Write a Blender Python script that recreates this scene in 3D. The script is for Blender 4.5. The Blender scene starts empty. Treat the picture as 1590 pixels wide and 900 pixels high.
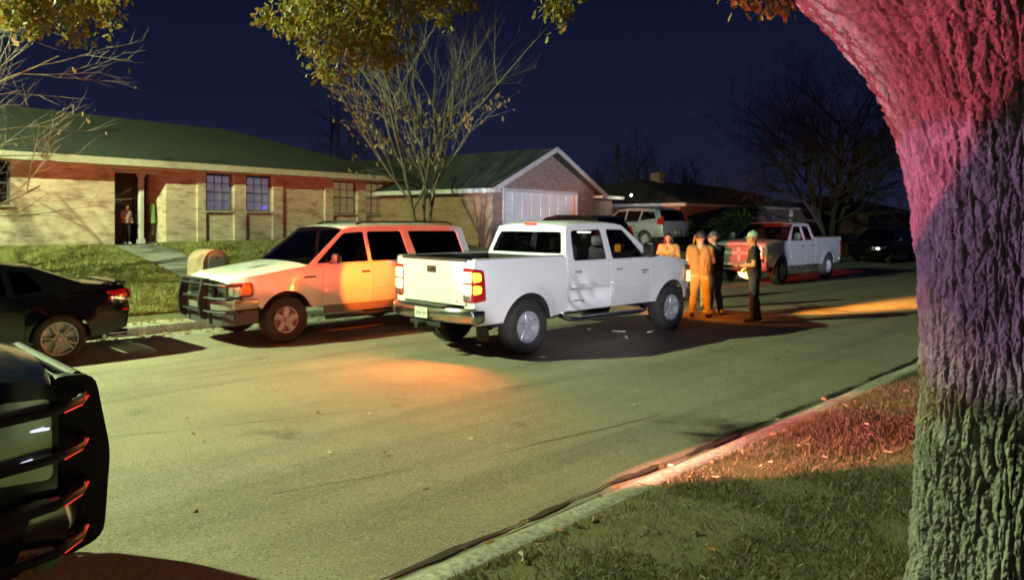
import bpy, bmesh, math, random
import numpy as np
from mathutils import Vector, Matrix, geometry

random.seed(7); rng = np.random.default_rng(7)
R = math.radians
scn = bpy.context.scene
COL = scn.collection

# ------------------------------------------------------------------ camera
cam_d = bpy.data.cameras.new('camera'); cam = bpy.data.objects.new('camera', cam_d); COL.objects.link(cam)
cam.location = (0, 0, 2.0); cam.rotation_euler = (R(90), 0, R(45))
cam_d.sensor_width = 36; cam_d.lens = 26.04; cam_d.shift_y = -108/1590
cam_d.clip_start = .05; cam_d.clip_end = 3000
cam_d.dof.use_dof = True; cam_d.dof.focus_distance = 3.6; cam_d.dof.aperture_fstop = 4.0
scn.camera = cam

# ------------------------------------------------------------------ night sky, faint moon, exposure
w = bpy.data.worlds.new('World'); scn.world = w; w.use_nodes = True
nt = w.node_tree; nt.nodes.clear()
out = nt.nodes.new('ShaderNodeOutputWorld'); bg = nt.nodes.new('ShaderNodeBackground')
tc = nt.nodes.new('ShaderNodeTexCoord'); sep = nt.nodes.new('ShaderNodeSeparateXYZ'); ramp = nt.nodes.new('ShaderNodeValToRGB')
nt.links.new(tc.outputs['Generated'], sep.inputs[0]); nt.links.new(sep.outputs['Z'], ramp.inputs[0])
nt.links.new(ramp.outputs[0], bg.inputs[0]); nt.links.new(bg.outputs[0], out.inputs[0])
e = ramp.color_ramp.elements
e[0].position = 0.0; e[0].color = (.0126, .0158, .042, 1)
e[1].position = 1.0; e[1].color = (.003, .0036, .014, 1)
k = ramp.color_ramp.elements.new(.12); k.color = (.0090, .0116, .0355, 1)
k = ramp.color_ramp.elements.new(.30); k.color = (.0042, .0060, .0235, 1)
bg.inputs[1].default_value = 1.0
sun_d = bpy.data.lights.new('moon', 'SUN'); sun_d.energy = .012; sun_d.angle = R(.5); sun_d.color = (.75, .82, 1)
sun = bpy.data.objects.new('moon', sun_d); COL.objects.link(sun); sun.rotation_euler = (R(40), 0, R(60))
scn.view_settings.view_transform = 'Standard'; scn.view_settings.look = 'None'
scn.view_settings.gamma = 1; scn.view_settings.exposure = 0
scn.render.engine = 'CYCLES'

# ------------------------------------------------------------------ helpers: properties, objects
def tag(o, label=None, cat=None, group=None, kind=None):
    if label: o['label'] = label
    if cat: o['category'] = cat
    if group: o['group'] = group
    if kind: o['kind'] = kind
    return o
def empty(name, loc=(0, 0, 0), rz=0, parent=None):
    o = bpy.data.objects.new(name, None); COL.objects.link(o)
    o.location = loc; o.rotation_euler = (0, 0, rz); o.empty_display_size = .1
    if parent: o.parent = parent
    return o
def link(name, me, mat=None, parent=None, loc=None):
    o = bpy.data.objects.new(name, me); COL.objects.link(o)
    if mat is not None and not me.materials:
        for m in (mat if isinstance(mat, (list, tuple)) else [mat]): me.materials.append(m)
    if parent: o.parent = parent
    if loc: o.location = loc
    return o
def lamp(name, kind, loc, energy, color, parent=None, radius=.05, spot=None, blend=.4, aim=None):
    d = bpy.data.lights.new(name, kind); d.energy = energy; d.color = color; d.shadow_soft_size = radius
    if kind == 'SPOT': d.spot_size = R(spot); d.spot_blend = blend
    o = bpy.data.objects.new(name, d); COL.objects.link(o); o.location = loc
    if aim is not None: o.rotation_euler = Vector(aim).to_track_quat('-Z', 'Y').to_euler()
    if parent: o.parent = parent
    return o

class MB:
    def __init__(s): s.v = []; s.f = []; s.mi = []
    def add(s, vs, fs, m=0):
        b = len(s.v); s.v += [tuple(p) for p in vs]; s.f += [tuple(i+b for i in f) for f in fs]; s.mi += [m]*len(fs); return s
    def box(s, c, d, bev=0, rot=None, seg=1, m=0):
        bm = bmesh.new(); bmesh.ops.create_cube(bm, size=1)
        for v in bm.verts: v.co = Vector((v.co.x*d[0], v.co.y*d[1], v.co.z*d[2]))
        if bev: bmesh.ops.bevel(bm, geom=list(bm.edges), offset=min(bev, min(d)*.45), segments=seg, affect='EDGES', profile=.5)
        if rot is not None: bmesh.ops.rotate(bm, verts=bm.verts, cent=(0, 0, 0), matrix=rot if isinstance(rot, Matrix) else Matrix.Rotation(rot, 3, 'Z'))
        bm.verts.index_update()
        s.add([v.co+Vector(c) for v in bm.verts], [[v.index for v in f.verts] for f in bm.faces], m); bm.free(); return s
    def tube(s, pts, rad, n=8, cap=True, m=0):
        pts = [Vector(p) for p in pts]; N = len(pts)
        if not isinstance(rad, (list, tuple)): rad = [rad]*N
        t0 = (pts[1]-pts[0]).normalized(); ref = Vector((0, 0, 1)) if abs(t0.z) < .9 else Vector((1, 0, 0))
        nrm = (ref-t0*ref.dot(t0)).normalized(); vs = []
        for i in range(N):
            t = (pts[min(i+1, N-1)]-pts[max(i-1, 0)]).normalized()
            nrm = (nrm-t*nrm.dot(t)).normalized(); bn = t.cross(nrm)
            for j in range(n):
                a = 2*math.pi*j/n; vs.append(pts[i]+(nrm*math.cos(a)+bn*math.sin(a))*rad[i])
        fs = [(i*n+j, i*n+(j+1) % n, (i+1)*n+(j+1) % n, (i+1)*n+j) for i in range(N-1) for j in range(n)]
        if cap: fs += [tuple(range(n))[::-1], tuple((N-1)*n+j for j in range(n))]
        return s.add(vs, fs, m)
    def lathe(s, prof, c=(0, 0, 0), axis='X', n=32, sq=(1, 1), m=0):
        vs = []
        for r, h in prof:
            for j in range(n):
                a = 2*math.pi*j/n; p, q = r*math.cos(a)*sq[0], r*math.sin(a)*sq[1]
                vs.append({'X': (h, p, q), 'Y': (p, h, q), 'Z': (p, q, h)}[axis])
        vs = [Vector(v)+Vector(c) for v in vs]; N = len(prof)
        fs = [(i*n+j, i*n+(j+1) % n, (i+1)*n+(j+1) % n, (i+1)*n+j) for i in range(N-1) for j in range(n)]
        return s.add(vs, fs, m)
    def grid(s, P, m=0):
        a, b = len(P), len(P[0]); vs = [p for row in P for p in row]
        return s.add(vs, [(i*b+j, i*b+j+1, (i+1)*b+j+1, (i+1)*b+j) for i in range(a-1) for j in range(b-1)], m)
    def prism(s, poly, fn, d0, d1, m=0):
        n = len(poly); vs = [fn(u, v, d0) for u, v in poly]+[fn(u, v, d1) for u, v in poly]
        fs = [tuple(range(n)), tuple(range(2*n-1, n-1, -1))]+[(i, i+n, (i+1) % n+n, (i+1) % n) for i in range(n)]
        return s.add(vs, fs, m)
    def mesh(s, name, smooth=True, ang=35, fix=True):
        me = bpy.data.meshes.new(name); me.from_pydata(s.v, [], s.f)
        me.polygons.foreach_set('material_index', s.mi)
        if fix:
            bm = bmesh.new(); bm.from_mesh(me); bmesh.ops.recalc_face_normals(bm, faces=bm.faces); bm.to_mesh(me); bm.free()
        if smooth:
            me.polygons.foreach_set('use_smooth', [True]*len(me.polygons)); me.set_sharp_from_angle(angle=R(ang))
        me.update(); return me
    def build(s, name, mat, parent=None, smooth=True, ang=35, loc=None, fix=True):
        return link(name, s.mesh(name, smooth, ang, fix), mat, parent, loc)

def np_mesh(name, V, F, smooth=False):
    me = bpy.data.meshes.new(name); V = np.asarray(V, np.float32); F = np.asarray(F, np.int32); k = F.shape[1]
    me.vertices.add(len(V)); me.vertices.foreach_set('co', V.ravel())
    me.loops.add(F.size); me.loops.foreach_set('vertex_index', F.ravel())
    me.polygons.add(len(F)); me.polygons.foreach_set('loop_start', np.arange(0, F.size, k, dtype=np.int32))
    me.polygons.foreach_set('use_smooth', np.full(len(F), smooth))
    me.update(calc_edges=True); me.validate(); return me

def inside(p, poly):
    x, y = p; c = False; n = len(poly); j = n-1
    for i in range(n):
        xi, yi = poly[i]; xj, yj = poly[j]
        if (yi > y) != (yj > y) and x < (xj-xi)*(y-yi)/(yj-yi)+xi: c = not c
        j = i
    return c
def resample(poly, step):
    o = []
    for i, p in enumerate(poly):
        q = poly[(i+1) % len(poly)]; d = math.hypot(q[0]-p[0], q[1]-p[1]); n = max(1, int(math.ceil(d/step)))
        if d < 1e-6: continue
        for k in range(n): o.append((p[0]+(q[0]-p[0])*k/n, p[1]+(q[1]-p[1])*k/n))
    return o
def panel(outline, holes, fn, thick, step=.12, mb=None, m=0):
    """triangulated sheet with openings, mapped to 3-D by fn(u, v, depth) and given thickness"""
    mb = mb or MB(); loops = [resample(outline, step)]+[resample(h, step) for h in holes]
    pts = []; edges = []
    for L in loops:
        b = len(pts); pts += L; edges += [(b+i, b+(i+1) % len(L)) for i in range(len(L))]
    us = [p[0] for p in outline]; vs = [p[1] for p in outline]
    u = min(us)+step*.5
    while u < max(us):
        v = min(vs)+step*.5
        while v < max(vs):
            p = (u+step*.013, v+step*.017)
            if inside(p, outline) and not any(inside(p, h) for h in holes):
                if min((p[0]-q[0])**2+(p[1]-q[1])**2 for q in pts) > (step*.35)**2: pts.append(p)
            v += step
        u += step
    V, E, Fc, _, _, _ = geometry.delaunay_2d_cdt([Vector(p) for p in pts], edges, [], 0, 1e-6)
    tri = []
    for f in Fc:
        c = (sum(V[i].x for i in f)/len(f), sum(V[i].y for i in f)/len(f))
        if inside(c, loops[0]) and not any(inside(c, h) for h in loops[1:]): tri.append(tuple(f))
    n = len(V); vs3 = [fn(p.x, p.y, 0) for p in V]; fs = list(tri)
    if thick:
        vs3 += [fn(p.x, p.y, thick) for p in V]; fs += [tuple(i+n for i in reversed(f)) for f in tri]
        cnt = {}
        for f in tri:
            for i in range(len(f)):
                a, b = f[i], f[(i+1) % len(f)]; cnt.setdefault((min(a, b), max(a, b)), []).append((a, b))
        for ab in cnt.values():
            if len(ab) == 1: a, b = ab[0]; fs.append((b, a, a+n, b+n))
    return mb.add(vs3, fs, m)
def rnd(poly, r, n=4):
    """round the corners of a polygon"""
    o = []; N = len(poly)
    for i in range(N):
        p = Vector(poly[i]); a = Vector(poly[i-1]); b = Vector(poly[(i+1) % N])
        da = (a-p); db = (b-p); rr = min(r, da.length*.45, db.length*.45)
        A = p+da.normalized()*rr; B = p+db.normalized()*rr
        for k in range(n+1):
            t = k/n; q = A*(1-t)**2+p*2*t*(1-t)+B*t*t; o.append((q.x, q.y))
    return o
def rect(u0, u1, v0, v1): return [(u0, v0), (u1, v0), (u1, v1), (u0, v1)]
def ss(t): t = max(0., min(1., t)); return t*t*(3-2*t)

# ------------------------------------------------------------------ materials (all procedural)
def new_mat(name):
    m = bpy.data.materials.new(name); m.use_nodes = True; return m, m.node_tree, m.node_tree.nodes['Principled BSDF']
def mat(name, c, rough=.6, metal=0., c2=None, scale=8., detail=6, bump=0., bscale=60., coat=0., spec=.5, emit=None, estr=0., wear=None):
    m, n, b = new_mat(name)
    b.inputs['Roughness'].default_value = rough; b.inputs['Metallic'].default_value = metal
    b.inputs['Base Color'].default_value = (*c, 1); b.inputs['Specular IOR Level'].default_value = spec
    if coat: b.inputs['Coat Weight'].default_value = coat; b.inputs['Coat Roughness'].default_value = .06
    if emit: b.inputs['Emission Color'].default_value = (*emit, 1); b.inputs['Emission Strength'].default_value = estr
    if c2 or bump: t = n.nodes.new('ShaderNodeTexCoord')
    if c2:
        x = n.nodes.new('ShaderNodeTexNoise'); x.inputs['Scale'].default_value = scale; x.inputs['Detail'].default_value = detail
        r = n.nodes.new('ShaderNodeValToRGB'); r.color_ramp.elements[0].position = .35; r.color_ramp.elements[1].position = .65
        r.color_ramp.elements[0].color = (*c, 1); r.color_ramp.elements[1].color = (*c2, 1)
        n.links.new(t.outputs['Object'], x.inputs['Vector']); n.links.new(x.outputs['Fac'], r.inputs[0]); n.links.new(r.outputs[0], b.inputs['Base Color'])
    if bump:
        y = n.nodes.new('ShaderNodeTexNoise'); y.inputs['Scale'].default_value = bscale; y.inputs['Detail'].default_value = 8
        p = n.nodes.new('ShaderNodeBump'); p.inputs['Strength'].default_value = bump; p.inputs['Distance'].default_value = .02
        n.links.new(t.outputs['Object'], y.inputs['Vector']); n.links.new(y.outputs['Fac'], p.inputs['Height']); n.links.new(p.outputs[0], b.inputs['Normal'])
    return m
def paint(name, c, rough=.28, metal=0., dirt=.25, coat=.7):
    """car paint: clear coat with a film of road dust low down and in streaks"""
    m, n, b = new_mat(name); L = n.links.new
    b.inputs['Metallic'].default_value = metal; b.inputs['Coat Weight'].default_value = coat; b.inputs['Coat Roughness'].default_value = .08
    t = n.nodes.new('ShaderNodeTexCoord'); x = n.nodes.new('ShaderNodeTexNoise'); x.inputs['Scale'].default_value = 3; x.inputs['Detail'].default_value = 8; x.inputs['Roughness'].default_value = .65
    sp = n.nodes.new('ShaderNodeSeparateXYZ'); mr = n.nodes.new('ShaderNodeMapRange')
    mr.inputs[1].default_value = .45; mr.inputs[2].default_value = 1.1; mr.inputs[3].default_value = 1; mr.inputs[4].default_value = .12
    mu = n.nodes.new('ShaderNodeMath'); mu.operation = 'MULTIPLY'; mv = n.nodes.new('ShaderNodeMath'); mv.operation = 'MULTIPLY'; mv.inputs[1].default_value = dirt*2
    mx = n.nodes.new('ShaderNodeMix'); mx.data_type = 'RGBA'; mx.inputs[6].default_value = (*c, 1); mx.inputs[7].default_value = (.22, .19, .15, 1)
    L(t.outputs['Object'], x.inputs['Vector']); L(t.outputs['Object'], sp.inputs[0]); L(sp.outputs['Z'], mr.inputs[0])
    L(x.outputs['Fac'], mu.inputs[0]); L(mr.outputs[0], mu.inputs[1]); L(mu.outputs[0], mv.inputs[0]); L(mv.outputs[0], mx.inputs[0]); L(mx.outputs[2], b.inputs['Base Color'])
    ra = n.nodes.new('ShaderNodeMath'); ra.operation = 'MULTIPLY_ADD'; ra.inputs[1].default_value = .5; ra.inputs[2].default_value = rough
    L(mv.outputs[0], ra.inputs[0]); L(ra.outputs[0], b.inputs['Roughness'])
    return m
def glass(name, tint=.25, refl=.12, col=(1, 1, 1)):
    m, n, b = new_mat(name); n.nodes.remove(b); o = n.nodes['Material Output']
    tr = n.nodes.new('ShaderNodeBsdfTransparent'); tr.inputs[0].default_value = (tint*col[0], tint*col[1], tint*col[2], 1)
    gl = n.nodes.new('ShaderNodeBsdfGlossy'); gl.inputs['Roughness'].default_value = .03; gl.inputs[0].default_value = (.9, .9, .9, 1)
    lw = n.nodes.new('ShaderNodeLayerWeight'); pw = n.nodes.new('ShaderNodeMath'); pw.operation = 'POWER'; pw.inputs[1].default_value = 4
    ad = n.nodes.new('ShaderNodeMath'); ad.operation = 'MULTIPLY_ADD'; ad.inputs[1].default_value = .7; ad.inputs[2].default_value = .045
    n.links.new(lw.outputs['Facing'], pw.inputs[0]); n.links.new(pw.outputs[0], ad.inputs[0])
    mx = n.nodes.new('ShaderNodeMixShader'); n.links.new(ad.outputs[0], mx.inputs[0]); n.links.new(tr.outputs[0], mx.inputs[1]); n.links.new(gl.outputs[0], mx.inputs[2])
    n.links.new(mx.outputs[0], o.inputs[0]); return m
def brick_mat(name, ca, cb, mortar, axis, blotch):
    """running-bond brick, mapped along the wall; axis 'x' or 'y' = the wall's own direction"""
    m, n, b = new_mat(name); L = n.links.new; b.inputs['Roughness'].default_value = .85
    t = n.nodes.new('ShaderNodeTexCoord'); sp = n.nodes.new('ShaderNodeSeparateXYZ'); cb_ = n.nodes.new('ShaderNodeCombineXYZ')
    L(t.outputs['Object'], sp.inputs[0]); L(sp.outputs['X' if axis == 'x' else 'Y'], cb_.inputs[0]); L(sp.outputs['Z'], cb_.inputs[1])
    br = n.nodes.new('ShaderNodeTexBrick'); br.inputs['Scale'].default_value = 1; br.inputs['Brick Width'].default_value = .215; br.inputs['Row Height'].default_value = .0725
    br.inputs['Mortar Size'].default_value = .006; br.inputs['Bias'].default_value = 0; br.inputs['Color1'].default_value = (*ca, 1); br.inputs['Color2'].default_value = (*cb, 1); br.inputs['Mortar'].default_value = (*mortar, 1)
    L(cb_.outputs[0], br.inputs['Vector'])
    mp = n.nodes.new('ShaderNodeMapping'); mp.inputs['Scale'].default_value = (.9, 3.2, 1); L(cb_.outputs[0], mp.inputs[0])
    no = n.nodes.new('ShaderNodeTexNoise'); no.inputs['Scale'].default_value = 1.6; no.inputs['Detail'].default_value = 5; no.inputs['Roughness'].default_value = .7; L(mp.outputs[0], no.inputs['Vector'])
    rp = n.nodes.new('ShaderNodeValToRGB'); rp.color_ramp.elements[0].position = .48; rp.color_ramp.elements[1].position = .66; L(no.outputs['Fac'], rp.inputs[0])
    mx = n.nodes.new('ShaderNodeMix'); mx.data_type = 'RGBA'; mx.blend_type = 'MULTIPLY'; mx.inputs[7].default_value = (*blotch, 1)
    L(rp.outputs[0], mx.inputs[0]); L(br.outputs['Color'], mx.inputs[6]); L(mx.outputs[2], b.inputs['Base Color'])
    bp = n.nodes.new('ShaderNodeBump'); bp.inputs['Strength'].default_value = .6; bp.inputs['Distance'].default_value = .01; bp.invert = True
    L(br.outputs['Fac'], bp.inputs['Height']); L(bp.outputs[0], b.inputs['Normal']); return m
def ground_mat(name, cols, scales, bump, bscale, rough=.9):
    """layered noise ground: cols = list of colours blended by successively finer noises"""
    m, n, b = new_mat(name); L = n.links.new; b.inputs['Roughness'].default_value = rough; b.inputs['Specular IOR Level'].default_value = .3
    t = n.nodes.new('ShaderNodeTexCoord'); prev = None
    for i, c in enumerate(cols):
        if i == 0: continue
        x = n.nodes.new('ShaderNodeTexNoise'); x.inputs['Scale'].default_value = scales[i-1]; x.inputs['Detail'].default_value = 7; x.inputs['Roughness'].default_value = .65
        L(t.outputs['Object'], x.inputs['Vector'])
        r = n.nodes.new('ShaderNodeValToRGB'); r.color_ramp.elements[0].position = .42; r.color_ramp.elements[1].position = .68; L(x.outputs['Fac'], r.inputs[0])
        mx = n.nodes.new('ShaderNodeMix'); mx.data_type = 'RGBA'; mx.inputs[7].default_value = (*c, 1)
        if prev is None: mx.inputs[6].default_value = (*cols[0], 1)
        else: L(prev, mx.inputs[6])
        L(r.outputs[0], mx.inputs[0]); prev = mx.outputs[2]
    L(prev, b.inputs['Base Color'])
    y = n.nodes.new('ShaderNodeTexNoise'); y.inputs['Scale'].default_value = bscale; y.inputs['Detail'].default_value = 6
    p = n.nodes.new('ShaderNodeBump'); p.inputs['Strength'].default_value = bump; p.inputs['Distance'].default_value = .015
    L(t.outputs['Object'], y.inputs['Vector']); L(y.outputs['Fac'], p.inputs['Height']); L(p.outputs[0], b.inputs['Normal']); return m
def leaf_mat(name, cols, trans=.35):
    """leaves: colour picked per leaf from a ramp, some light coming through"""
    m, n, b = new_mat(name); L = n.links.new; b.inputs['Roughness'].default_value = .6
    g = n.nodes.new('ShaderNodeNewGeometry'); r = n.nodes.new('ShaderNodeValToRGB'); r.color_ramp.interpolation = 'LINEAR'
    while len(r.color_ramp.elements) < len(cols): r.color_ramp.elements.new(.5)
    for i, c in enumerate(cols): r.color_ramp.elements[i].position = i/(len(cols)-1); r.color_ramp.elements[i].color = (*c, 1)
    L(g.outputs['Random Per Island'], r.inputs[0]); L(r.outputs[0], b.inputs['Base Color'])
    tr = n.nodes.new('ShaderNodeBsdfTranslucent'); L(r.outputs[0], tr.inputs[0]); mx = n.nodes.new('ShaderNodeMixShader'); mx.inputs[0].default_value = trans
    L(b.outputs[0], mx.inputs[1]); L(tr.outputs[0], mx.inputs[2]); L(mx.outputs[0], n.nodes['Material Output'].inputs[0]); return m

M = {}
M['road'] = ground_mat('road_asphalt', [(.20, .19, .17), (.115, .108, .095), (.25, .235, .20), (.10, .09, .075), (.16, .15, .13)], [.35, 1.7, 5.5, 26], .5, 190)
def road_mat():
    """old asphalt: cloudy patches, long tyre-worn streaks, oil spots and visible aggregate"""
    m, n, b = new_mat('road_asphalt'); L = n.links.new; b.inputs['Roughness'].default_value = .88; b.inputs['Specular IOR Level'].default_value = .3
    t = n.nodes.new('ShaderNodeTexCoord')
    def noise(scale, det, rough, sc=None, lo=.4, hi=.65):
        v = t.outputs['Object']
        if sc: mp = n.nodes.new('ShaderNodeMapping'); mp.inputs['Scale'].default_value = sc; L(v, mp.inputs[0]); v = mp.outputs[0]
        x = n.nodes.new('ShaderNodeTexNoise'); x.inputs['Scale'].default_value = scale; x.inputs['Detail'].default_value = det; x.inputs['Roughness'].default_value = rough; L(v, x.inputs['Vector'])
        r = n.nodes.new('ShaderNodeMapRange'); r.inputs[1].default_value = lo; r.inputs[2].default_value = hi; L(x.outputs['Fac'], r.inputs[0]); return r.outputs[0], x.outputs['Fac']
    def mixc(prev, c, f, k=1.):
        mu = n.nodes.new('ShaderNodeMath'); mu.operation = 'MULTIPLY'; mu.inputs[1].default_value = k; L(f, mu.inputs[0])
        mx = n.nodes.new('ShaderNodeMix'); mx.data_type = 'RGBA'; mx.inputs[7].default_value = (*c, 1); L(mu.outputs[0], mx.inputs[0])
        if isinstance(prev, tuple): mx.inputs[6].default_value = (*prev, 1)
        else: L(prev, mx.inputs[6])
        return mx.outputs[2]
    c = mixc((.275, .235, .18), (.18, .155, .12), noise(.6, 7, .65)[0], .8)
    c = mixc(c, (.10, .092, .08), noise(1, 5, .6, (1.5, .10, 1), .48, .70)[0], .65)        # streaks along the lanes
    c = mixc(c, (.26, .235, .19), noise(2.6, 6, .7, None, .52, .75)[0], .6)
    c = mixc(c, (.05, .045, .04), noise(1.3, 3, .5, None, .66, .74)[0], .55)                # oil spots
    c = mixc(c, (.34, .31, .26), noise(46, 3, .7, None, .54, .64)[0], .75)                  # aggregate
    c = mixc(c, (.06, .055, .05), noise(58, 3, .7, None, .54, .64)[0], .75)
    L(c, b.inputs['Base Color'])
    h = noise(120, 5, .7)[1]; p = n.nodes.new('ShaderNodeBump'); p.inputs['Strength'].default_value = .7; p.inputs['Distance'].default_value = .012; L(h, p.inputs['Height']); L(p.outputs[0], b.inputs['Normal']); return m
M['road'] = road_mat()
M['gutter'] = ground_mat('gutter_concrete', [(.26, .25, .22), (.18, .17, .15), (.30, .29, .26)], [1.5, 9], .35, 120)
M['kerb'] = ground_mat('kerb_concrete', [(.36, .345, .31), (.20, .185, .16), (.40, .39, .35), (.15, .135, .11)], [1.1, 7, 22], .5, 120)
M['crack'] = ground_mat('crack_dirt', [(.02, .018, .014), (.045, .04, .03)], [8], .5, 90)
M['lawn'] = ground_mat('lawn_soil', [(.10, .095, .042), (.065, .075, .028), (.14, .11, .06)], [.8, 6], .6, 60)
M['drive'] = ground_mat('drive_concrete', [(.30, .29, .27), (.22, .21, .19)], [1.2], .2, 100)
M['verge'] = ground_mat('verge_dirt', [(.34, .28, .21), (.22, .17, .12), (.42, .36, .28)], [3, 16], .8, 40)
M['roof'] = ground_mat('roof_shingle', [(.046, .054, .042), (.032, .038, .030), (.060, .067, .052)], [.8, 9], .6, 30)
M['roof_brown'] = ground_mat('brown_shingle', [(.07, .055, .04), (.045, .036, .026)], [1.2], .5, 30)
M['trim'] = mat('painted_trim', (.55, .53, .45), .6, c2=(.46, .43, .36), scale=4)
M['trim_w'] = mat('white_trim', (.62, .60, .60), .6, c2=(.5, .48, .47), scale=5)
M['gdoor'] = mat('garage_door_paint', (.80, .80, .80), .5, c2=(.70, .70, .70), scale=2)
M['black'] = mat('black_rubber', (.012, .012, .012), .55, bump=.1, bscale=40)
M['dark'] = mat('dark_plastic', (.018, .018, .02), .5)
M['under'] = mat('underbody', (.02, .018, .016), .85)
M['chrome'] = mat('chrome', (.62, .62, .64), .12, 1.)
M['steel'] = mat('alloy_wheel', (.50, .50, .52), .35, .35, c2=(.36, .36, .37), scale=12)
M['tyre'] = mat('tyre_rubber', (.018, .017, .017), .8, c2=(.035, .03, .027), scale=9, bump=.15, bscale=80)
M['glass'] = glass('window_glass', .30)
M['glass_t'] = glass('tinted_glass', .06)
M['glass_h'] = glass('house_glass', .75)
M['lens'] = glass('clear_lens', .85)
M['seat'] = mat('seat_cloth', (.05, .05, .055), .9)
M['white_paint'] = paint('white_paint', (.78, .78, .77))
M['white_suv'] = paint('white_suv_paint', (.74, .74, .73), dirt=.35)
M['silver'] = paint('silver_paint', (.42, .43, .46), .3, .55)
M['silver2'] = paint('pale_silver_paint', (.50, .52, .56), .3, .3)
M['black_paint'] = paint('black_paint', (.003, .003, .004), .10, dirt=.0, coat=.0)
M['maroon'] = paint('dark_maroon_paint', (.018, .007, .008), .25, dirt=.05)
M['police_paint'] = paint('dark_police_paint', (.012, .015, .018), .15, dirt=.04)
M['lower'] = mat('grey_cladding', (.16, .15, .14), .55)
M['red_lens'] = mat('red_lens', (.35, .01, .01), .15, spec=.7)
M['red_lit'] = mat('red_lens_lit', (.5, .02, .01), .3, emit=(1, .05, .02), estr=1.6)
M['amber_lit'] = mat('amber_lamp_lit', (.8, .3, .02), .3, emit=(1, .30, .025), estr=6)
M['amber_hot'] = mat('lamp_filament_lit', (1, .8, .4), .3, emit=(1, .66, .22), estr=10)
M['amber'] = mat('amber_lens', (.75, .22, .01), .2)
M['head_lit'] = mat('headlamp_lit', (1, .8, .5), .3, emit=(1, .42, .06), estr=9)
M['reflector'] = mat('lamp_reflector', (.75, .78, .76), .18, .9)
M['glow_white'] = mat('white_glow', (1, 1, 1), .3, emit=(1, .97, .82), estr=7)
M['cold_lit'] = mat('cold_lamp_lit', (1, 1, 1), .3, emit=(.8, .9, 1), estr=4)
M['plate'] = mat('plate_white', (.6, .62, .58), .5)
M['plate_ink'] = mat('plate_ink', (.16, .18, .2), .6)
M['badge'] = mat('badge_red', (.18, .03, .03), .4)
M['bark'] = None
# ------------------------------------------------------------------ noise for terrain and bark
def vnoise(x, y, seed=0):
    x = np.asarray(x, float); y = np.asarray(y, float); xi = np.floor(x).astype(np.int64); yi = np.floor(y).astype(np.int64); fx = x-xi; fy = y-yi
    def h(a, b):
        n = (a*374761393+b*668265263+seed*974711) & 0x7fffffff; n = ((n ^ (n >> 13))*1274126177) & 0x7fffffff; return ((n ^ (n >> 16)) & 0xffff)/65535.
    u = fx*fx*fx*(fx*(fx*6-15)+10); v = fy*fy*fy*(fy*(fy*6-15)+10)
    return (h(xi, yi)*(1-u)+h(xi+1, yi)*u)*(1-v)+(h(xi, yi+1)*(1-u)+h(xi+1, yi+1)*u)*v
def fbm(x, y, oct=4, seed=0):
    s = 0; a = .5
    for i in range(oct): s = s+a*vnoise(x*2**i, y*2**i, seed+i*17); a *= .5
    return s

# ------------------------------------------------------------------ ground, road, gutters, kerbs, lawns
XR0, XR1 = -13.10, -3.38            # asphalt edges
def road_z(X, Y): return .012*(fbm(np.asarray(X)*.7, np.asarray(Y)*.4, 3, 2)-.5)+.02*np.cos((np.asarray(X)+7.6)/4.3*1.2)-.02
def sheet(name, xs, ys, zf, m, smooth=True):
    X, Y = np.meshgrid(np.asarray(xs, float), np.asarray(ys, float), indexing='ij'); Z = zf(X, Y)
    a, b = X.shape; V = np.stack([X, Y, Z], -1).reshape(-1, 3)
    I, J = np.meshgrid(np.arange(a-1), np.arange(b-1), indexing='ij'); q = (I*b+J).ravel()
    F = np.stack([q, q+b, q+b+1, q+1], 1); return link(name, np_mesh(name, V, F, smooth), m)
def struct(o): o['kind'] = 'structure'; return o
def terr(x, y):
    """height of the far-side lawns: they climb from the kerb to the houses"""
    x = np.asarray(x, float); y = np.asarray(y, float)
    t = np.clip((-14.1-x)/8.1, 0, 1); k = np.clip((y-27)/9., 0, 1); k = k*k*(3-2*k)
    top = 1.28*(1-k)+.75*k
    return .16+(top-.16)*(t*(1.25-.25*t))+.05*(fbm(x*.5, y*.5, 3, 5)-.5)*np.clip((-14.3-x)*2, 0, 1)
def terr_r(x, y):
    return .145+.03*np.clip((x+2.9), 0, 6)+.035*(fbm(np.asarray(x)*1.2, np.asarray(y)*1.2, 3, 9)-.5)*np.clip((np.asarray(x)+2.9)*3, 0, 1)
flat = lambda z: (lambda X, Y: X*0+z)
struct(sheet('ground', np.linspace(-900, 900, 13), np.linspace(-900, 900, 13), flat(-.12), M['lawn']))
ys_fine = np.concatenate([np.arange(-30, 40, .25), np.arange(40, 160, 3.)])
struct(sheet('road', np.arange(XR0, XR1+.01, (XR1-XR0)/34), ys_fine, road_z, M['road']))
def long_prof(name, prof, m, y0=-30, y1=160, st=.5, jit=0):
    """a profile (x, z) swept along the street"""
    ys = np.concatenate([np.arange(y0, 40, st), np.arange(40, y1+.1, 4.)]) if y1 > 40 else np.linspace(y0, y1, max(3, int((y1-y0)/st))); mb = MB()
    P = [[(x+jit*(float(vnoise(y*.8, i*3.1, 4))-.5), y, z+jit*.6*(float(vnoise(y*1.1, i*7.7, 8))-.5)) for i, (x, z) in enumerate(prof)] for y in ys]
    mb.grid(P); return struct(mb.build(name, m, ang=50))
long_prof('gutter_pan', [(XR1-.03, -.03), (XR1+.03, -.006), (-3.13, -.004), (-3.11, -.05)], M['gutter'], jit=.012)
for ya in [-30]+[1.3+3.05*q for q in range(-2, 9)]:
  yb = -4.8-.012 if ya == -30 else ya+3.038
  long_prof('kerb', [(-3.125, -.06), (-3.115, .11), (-3.095, .138), (-2.955, .148), (-2.935, .14), (-2.93, 0)], M['kerb'], y0=ya, y1=yb, st=.3, jit=.014)
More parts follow.
